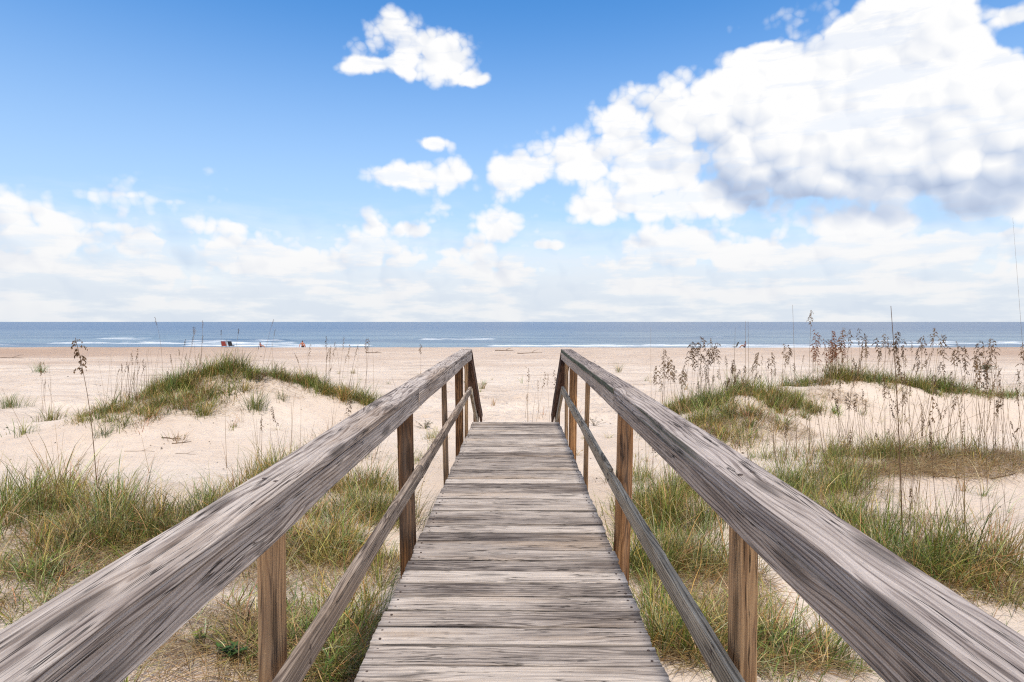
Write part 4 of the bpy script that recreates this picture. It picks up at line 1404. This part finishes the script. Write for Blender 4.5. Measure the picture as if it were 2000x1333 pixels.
# the many further, smaller stalks behind those
REST = []
stand(18, [(1290, 800), (1400, 768), (1560, 755)], (690, 745), '', None, (.18, .3), rad=.0036, full=.7, collect=REST)
stand(24, [(1580, 745), (1700, 738), (1840, 757)], (655, 725), '', None, (.2, .3), rad=.0036, full=.7, collect=REST)
stand(18, [(1800, 755), (2015, 772)], (665, 740), '', None, (.2, .34), rad=.0036, full=.8, collect=REST)
stand(60, [(1600, 895), (1760, 885), (2000, 888)], (720, 850), '', None, (.15, .3), rad=.0030, prob=.35, lean=26, full=.7, collect=REST)
stand(40, [(200, 800), (300, 768), (440, 715)], (690, 745), '', None, (.12, .25), rad=.0030, prob=.3, lean=12, full=.4, collect=REST)
stand(26, [(440, 715), (560, 722), (740, 780)], (665, 735), '', None, (.12, .25), rad=.0030, prob=.4, lean=14, full=.5, collect=REST)
stand(36, [(500, 910), (640, 890), (740, 900)], (790, 870), '', None, rad=.0026, prob=.05, lean=18, collect=REST)
stand(60, [(1480, 900), (1650, 915), (1850, 900), (2000, 900)], (690, 860), '', None, (.12, .24), rad=.0028, prob=.3, lean=26, full=.6, collect=REST)
stand(34, [(1660, 1020), (1820, 1075), (2000, 1090)], (730, 980), '', None, (.1, .2), rad=.0026, prob=.15, lean=30, full=.5, collect=REST)
stand(40, [(1430, 900), (1600, 930), (1800, 1000)], (800, 900), '', None, rad=.0026, prob=.08, lean=20, collect=REST)
V, Fc, Co = [], [], []
for (v_, f_, c_) in REST:
    b = len(V)
    V += [tuple(q) for q in v_]
    Fc += [tuple(i + b for i in q) for q in f_]
    Co += [c_] * len(v_)
me = mesh_from('sea_oat_stalks', V, Fc)
at = me.color_attributes.new('Col', 'FLOAT_COLOR', 'POINT')
arr = np.ones((len(V), 4), np.float32)
arr[:, :3] = np.array(Co) * rng.uniform(.7, 1.3, (len(V), 1))
at.data.foreach_set('color', arr.ravel())
obj('sea_oat_stalks', me, M_OAT, None, 'thin further sea oat stalks between the larger ones on both dunes', 'sea oats', kind='stuff')

# ------------------------------------------------------------------ small plants, twigs
def leaf_plant(px, py, label, n, size, leaf, cols, Y=None, cat='plant', spread=1.0):
    c = hit(px, py)
    root = empty('leafy_plant', c, label, cat)
    SV, SF, LV, LF, LC = [], [], [], [], []
    for k in range(n):
        a, el = random.uniform(0, 6.28), random.uniform(.35, 1.35)
        l = size * random.uniform(.5, 1.0)
        tipv = Vector((math.cos(a) * math.cos(el) * spread, math.sin(a) * math.cos(el) * spread, math.sin(el))) * l
        v, f = tube([Vector((0, 0, -0.02)), tipv * .5 + Vector((0, 0, .02 * size)), tipv], [.0035, .0026, .0015])
        b = len(SV)
        SV += v
        SF += [tuple(i + b for i in q) for q in f]
        for j in range(5):
            q = tipv * random.uniform(.45, 1.0)
            la = random.uniform(0, 6.28)
            d = Vector((math.cos(la), math.sin(la), random.uniform(-.2, .5))).normalized()
            w = d.cross(Vector((0, 0, 1))).normalized()
            up = w.cross(d)
            s = leaf * random.uniform(.7, 1.2)
            b = len(LV)
            LV += [q, q + d * s * .4 + w * s * .24 + up * s * .05, q + d * s, q + d * s * .4 - w * s * .24 + up * s * .05, q + d * s * .5 - up * s * .03]
            LF += [(b, b + 1, b + 4), (b + 1, b + 2, b + 4), (b + 2, b + 3, b + 4), (b + 3, b, b + 4)]
            cc = random.choice(cols)
            if isinstance(cc[0], tuple):
                cc = cc[1] if q.z > size * .5 else cc[0]
            LC += [tuple(v_ * random.uniform(.8, 1.2) for v_ in cc)] * 5
    obj('stem', col_mesh('stem', SV, SF, (0.14, .10, .05)), M_OAT, root)
    me = mesh_from('leaf', LV, LF)
    at = me.color_attributes.new('Col', 'FLOAT_COLOR', 'POINT')
    arr = np.ones((len(LV), 4), np.float32)
    arr[:, :3] = np.array(LC)
    at.data.foreach_set('color', arr.ravel())
    obj('foliage', me, M_GRASS, root)
    return root


GL = [(0.07, 0.15, 0.035), (0.09, 0.18, 0.05), (0.06, 0.12, 0.03)]
leaf_plant(450, 1290, 'broad-leaved bright green plant low beside the left near post', 9, .13, .055, [(0.05, 0.10, 0.028), (0.065, 0.12, 0.035)])
leaf_plant(395, 1270, 'yellowish small plant left of the broad-leaved green one', 8, .14, .04, [(0.22, .19, .05), (.14, .17, .05)])
leaf_plant(830, 838, 'small creeping plant on sand between left handrail and mid rail', 14, .24, .05, [(0.09, .11, .06), (.12, .12, .07)], spread=1.5)
leaf_plant(1161, 832, 'small dark plant on bare sand behind the right thin post', 10, .22, .05, [(0.10, .085, .06), (.08, .09, .05)], spread=1.3)
leaf_plant(1926, 727, 'orange-topped green shrub alone on the beach at right', 60, .75, .14, [((0.07, .10, .045), (.33, .16, .06)), ((0.09, .12, .05), (.28, .14, .06))], cat='shrub')
leaf_plant(508, 745, 'reddish brown weed on the crest of the left dune', 14, .32, .07, [(0.16, .075, .045), (.12, .08, .04)])


def twig(px, py, label, length, rad, ang, col=(0.17, .12, .09)):
    c = hit(px, py)
    n = 8
    pts = []
    for i in range(n):
        t = i / (n - 1) - .5
        x, y = c.x + math.cos(ang) * t * length, c.y + math.sin(ang) * t * length + random.uniform(-.02, .02) * length
        pts.append(Vector((x, y, float(ground(x, y)) + rad * 0.7 + random.uniform(0, rad))) - c)
    V, Fq = tube(pts, [rad * (1 - .6 * i / n) for i in range(n)], 5)
    b = pts[n // 2]
    v2, f2 = tube([b, b + Vector((math.cos(ang + .8), math.sin(ang + .8), .35)) * length * .2, b + Vector((math.cos(ang + .5), math.sin(ang + .5), .3)) * length * .36], [rad * .6, rad * .45, rad * .2], 5)
    k = len(V)
    V += v2
    Fq += [tuple(i + k for i in q) for q in f2]
    o = obj('twig', col_mesh('twig', V, Fq, col, .25), M_OAT, None, label, 'twig', 'twigs lying on the sand')
    o.location = c
    return o


for (px, py, lab, ln, rd, an) in [
    (335, 858, 'dark crooked twig on smooth sand before the left dune', .3, .010, .15),
    (355, 866, 'paler broken twig lying just below the dark crooked one', .28, .008, .4),
    (272, 882, 'straight thin twig lying on the sand left of the railing', .5, .003, -.05),
    (362, 887, 'thin twig lying right of the straight one on the sand', .35, .003, -.15),
    (20, 700, 'dark stick of driftwood on the beach at far left', 2.2, .03, .05),
    (730, 690, 'short dark driftwood on the beach left of the handrail end', 1.6, .04, .1),
    (985, 686, 'dark drift line stick on the beach beyond the deck', 2.0, .05, .0),
    (1035, 691, 'crooked pale stick on the beach beyond the deck', 2.6, .04, .3),
    (1860, 935, 'thin twig on the bare sand below the low right ridge', .5, .006, .05),
    (1960, 932, 'dark twig end on the bare sand at the right edge', .35, .010, .1),
    (270, 1307, 'short dark stick on sand below the left handrail', .08, .004, -.3),
]:
    twig(px, py, lab, ln, rd, an)
# scattered shells, seeds and crumbs of weed on the sand
V, T, Co = [], [], []
for k in range(2000):
    if random.random() < .6:
        x, y = random.uniform(-11, 11), random.uniform(3, 14)
    else:
        x, y = random.uniform(-30, 30), random.uniform(14, 60)
    if abs(x) < .65 and y < 10.3:
        continue
    s = random.uniform(.004, .015) * (1 + y / 22) * (2.2 if random.random() < .06 else 1)
    z = float(ground(x, y))
    a = random.uniform(0, 6.28)
    b = len(V)
    V += [(x + s * math.cos(a), y + s * math.sin(a), z), (x + s * math.cos(a + 2.1), y + s * math.sin(a + 2.1), z), (x + s * math.cos(a + 4.2), y + s * math.sin(a + 4.2), z), (x, y, z + s * .6)]
    T += [(b, b + 1, b + 3), (b + 1, b + 2, b + 3), (b + 2, b, b + 3)]
    Co += [random.choice([(.10, .07, .05), (.2, .15, .11), (.55, .5, .45), (.06, .05, .04)])] * 4
obj('sand_debris', mesh_np('sand_debris', V, tris=T, colors=np.array(Co)), M_OAT, None, 'scattered dark crumbs of weed and shell on the sand', 'debris', kind='stuff')

# ------------------------------------------------------------------ people and chairs on the far beach
M_SKIN = plain('skin', (0.42, 0.22, 0.14), 0.6, .1)
M_SKIN2 = plain('sunburnt_skin', (0.45, 0.17, 0.10), 0.6, .1)
M_HAIR = plain('dark_hair', (0.03, 0.02, 0.017), 0.7)
M_RED = plain('red_fabric', (0.36, 0.07, 0.06), 0.8)
M_PURPLE = plain('purple_fabric', (0.12, 0.10, 0.22), 0.8)
M_DARKF = plain('dark_fabric', (0.03, 0.035, 0.05), 0.8)
M_GREENF = plain('grey_green_fabric', (0.085, 0.10, 0.085), 0.8)
M_METAL = plain('chair_tube', (0.35, 0.35, 0.36), 0.4)


def skin_mesh(name, verts, edges, radii, root_i):
    me = bpy.data.meshes.new(name)
    me.from_pydata(verts, edges, [])
    o = bpy.data.objects.new(name, me)
    C.objects.link(o)
    sk = o.modifiers.new('skin', 'SKIN')
    for i, rv in enumerate(radii):
        o.data.skin_vertices[0].data[i].radius = rv if isinstance(rv, tuple) else (rv, rv)
    o.data.skin_vertices[0].data[root_i].use_root = True
    sb = o.modifiers.new('subdiv', 'SUBSURF')
    sb.levels = 2
    sb.render_levels = 2
    dg = bpy.context.evaluated_depsgraph_get()
    me2 = bpy.data.meshes.new_from_object(o.evaluated_get(dg))
    bpy.data.objects.remove(o)
    bpy.data.meshes.remove(me)
    me2.polygons.foreach_set('use_smooth', [True] * len(me2.polygons))
    return me2


def seated_person(px, py, Y, facing, label, shirt, shorts, skin, arms='back', scale=1.0):
    """sitting on the sand: local +Y is forward"""
    c = at_depth(px, py, Y)
    c.z = float(ground(c.x, Y))
    root = empty('person', c, label, 'person')
    root.rotation_euler = (0, 0, facing)
    root.scale = (scale,) * 3
    v = [(0, 0, .11), (0, -.02, .27), (0, -.05, .42), (0, -.06, .54), (0, -.05, .62), (0, -.03, .70), (0, -.025, .80)]
    rd = [(.15, .12), (.135, .10), (.15, .11), (.13, .09), .05, (.075, .09), (.07, .085)]
    e = [(i, i + 1) for i in range(6)]
    for s in (-1, 1):
        b = len(v)
        if arms == 'back':
            v += [(s * .17, -.06, .54), (s * .30, -.16, .33), (s * .31, -.26, .10), (s * .32, -.27, .04)]
        else:
            v += [(s * .17, -.05, .53), (s * .25, .08, .36), (s * .16, .27, .36), (s * .12, .34, .37)]
        rd += [.06, .045, .036, .03]
        e += [(3, b), (b, b + 1), (b + 1, b + 2), (b + 2, b + 3)]
        b = len(v)
        v += [(s * .10, .02, .10), (s * .13, .40, .36), (s * .12, .62, .06), (s * .12, .74, .04)]
        rd += [.085, .062, .045, .035]
        e += [(0, b), (b, b + 1), (b + 1, b + 2), (b + 2, b + 3)]
    me = skin_mesh('body', v, e, rd, 0)
    for m_ in (skin, shirt, shorts):
        me.materials.append(m_)
    for p in me.polygons:
        cc = p.center
        if cc.z < .2 and cc.y < .3 and abs(cc.x) < .26:
            p.material_index = 2
        elif .2 <= cc.z < .60 and cc.y < .12 and abs(cc.x) < .24:
            p.material_index = 1
    obj('body', me, None, root)
    # hair
    V, Fc = [], []
    for i in range(5):
        for k in range(10):
            th, ph = i / 4 * 1.75, k / 10 * 6.283
            V.append((.088 * math.sin(th) * math.cos(ph), -.035 + .10 * math.sin(th) * math.sin(ph) - .012, .765 + .105 * math.cos(th)))
    for i in range(4):
        for k in range(10):
            if i >= 2 and math.sin((k + .5) / 10 * 6.283) > .35:
                continue
            Fc.append((i * 10 + k, i * 10 + (k + 1) % 10, (i + 1) * 10 + (k + 1) % 10, (i + 1) * 10 + k))
    obj('hair', mesh_from('hair', V, Fc, True), M_HAIR, root)
    return root


def rod(a, b, r=.013):
    return tube([Vector(a), Vector(a).lerp(Vector(b), .5), Vector(b)], [r] * 3, 6)


def beach_chair(px, py, Y, facing, label, fabric):
    c = at_depth(px, py, Y)
    c.z = float(ground(c.x, Y))
    root = empty('beach_chair', c, label, 'beach chair')
    root.rotation_euler = (0, 0, facing)

    def sling(name, pts, w):
        V, Fc = [], []
        m_ = len(pts)
        for (y_, z_) in pts:
            V += [(-w, y_, z_), (w, y_, z_), (w, y_ + .006, z_ - .012), (-w, y_ + .006, z_ - .012)]
        for i in range(m_ - 1):
            for k in range(4):
                Fc.append((i * 4 + k, i * 4 + (k + 1) % 4, i * 4 + 4 + (k + 1) % 4, i * 4 + 4 + k))
        Fc += [(3, 2, 1, 0), ((m_ - 1) * 4, (m_ - 1) * 4 + 1, (m_ - 1) * 4 + 2, (m_ - 1) * 4 + 3)]
        obj(name, mesh_from(name, V, Fc), fabric, root)
    sling('seat', [(.42, .26), (.2, .19), (.0, .17), (-.08, .19)], .27)
    sling('backrest', [(-.09, .20), (-.17, .40), (-.26, .60), (-.34, .78)], .27)
    for s in (-1, 1):
        for a, b in (((s * .285, .44, .26), (s * .285, -.14, -.02)), ((s * .285, -.10, .19), (s * .285, .34, -.02))):
            V, Fq = rod(a, b)
            obj('leg', mesh_from('leg', V, Fq), M_METAL, root)
        V, Fq = rod((s * .285, -.09, .18), (s * .285, -.35, .80))
        obj('back_frame', mesh_from('back_frame', V, Fq), M_METAL, root)
        V, Fq = rod((s * .30, .34, .42), (s * .30, -.2, .45), .02)
        obj('armrest', mesh_from('armrest', V, Fq), M_METAL, root)
    return root


PI = math.pi
beach_chair(438, 681, 79.0, .1, 'red low beach chair at the shore, left of the dark one', M_RED)
beach_chair(451, 681, 79.0, -.1, 'dark navy low beach chair beside the red one at the shore', M_DARKF)
seated_person(591, 677, 79.0, 0.0, 'person in orange-red top sitting on the shore, seen from behind', M_SKIN2, M_DARKF, M_SKIN2, 'back', 1.05)
seated_person(509, 676, 81.0, -PI / 2, 'person in dark red sitting sideways between the chairs and the orange-red bather', M_RED, M_DARKF, M_SKIN, 'front', .8)
beach_chair(1437, 680, 80.0, .9, 'grey-green low beach chair at the shore left of the person in purple', M_GREENF)
seated_person(1455, 680, 80.0, PI / 2 - .2, 'person in purple shirt sitting sideways at the shore beyond right handrail', M_PURPLE, M_DARKF, M_SKIN, 'front', 1.0)
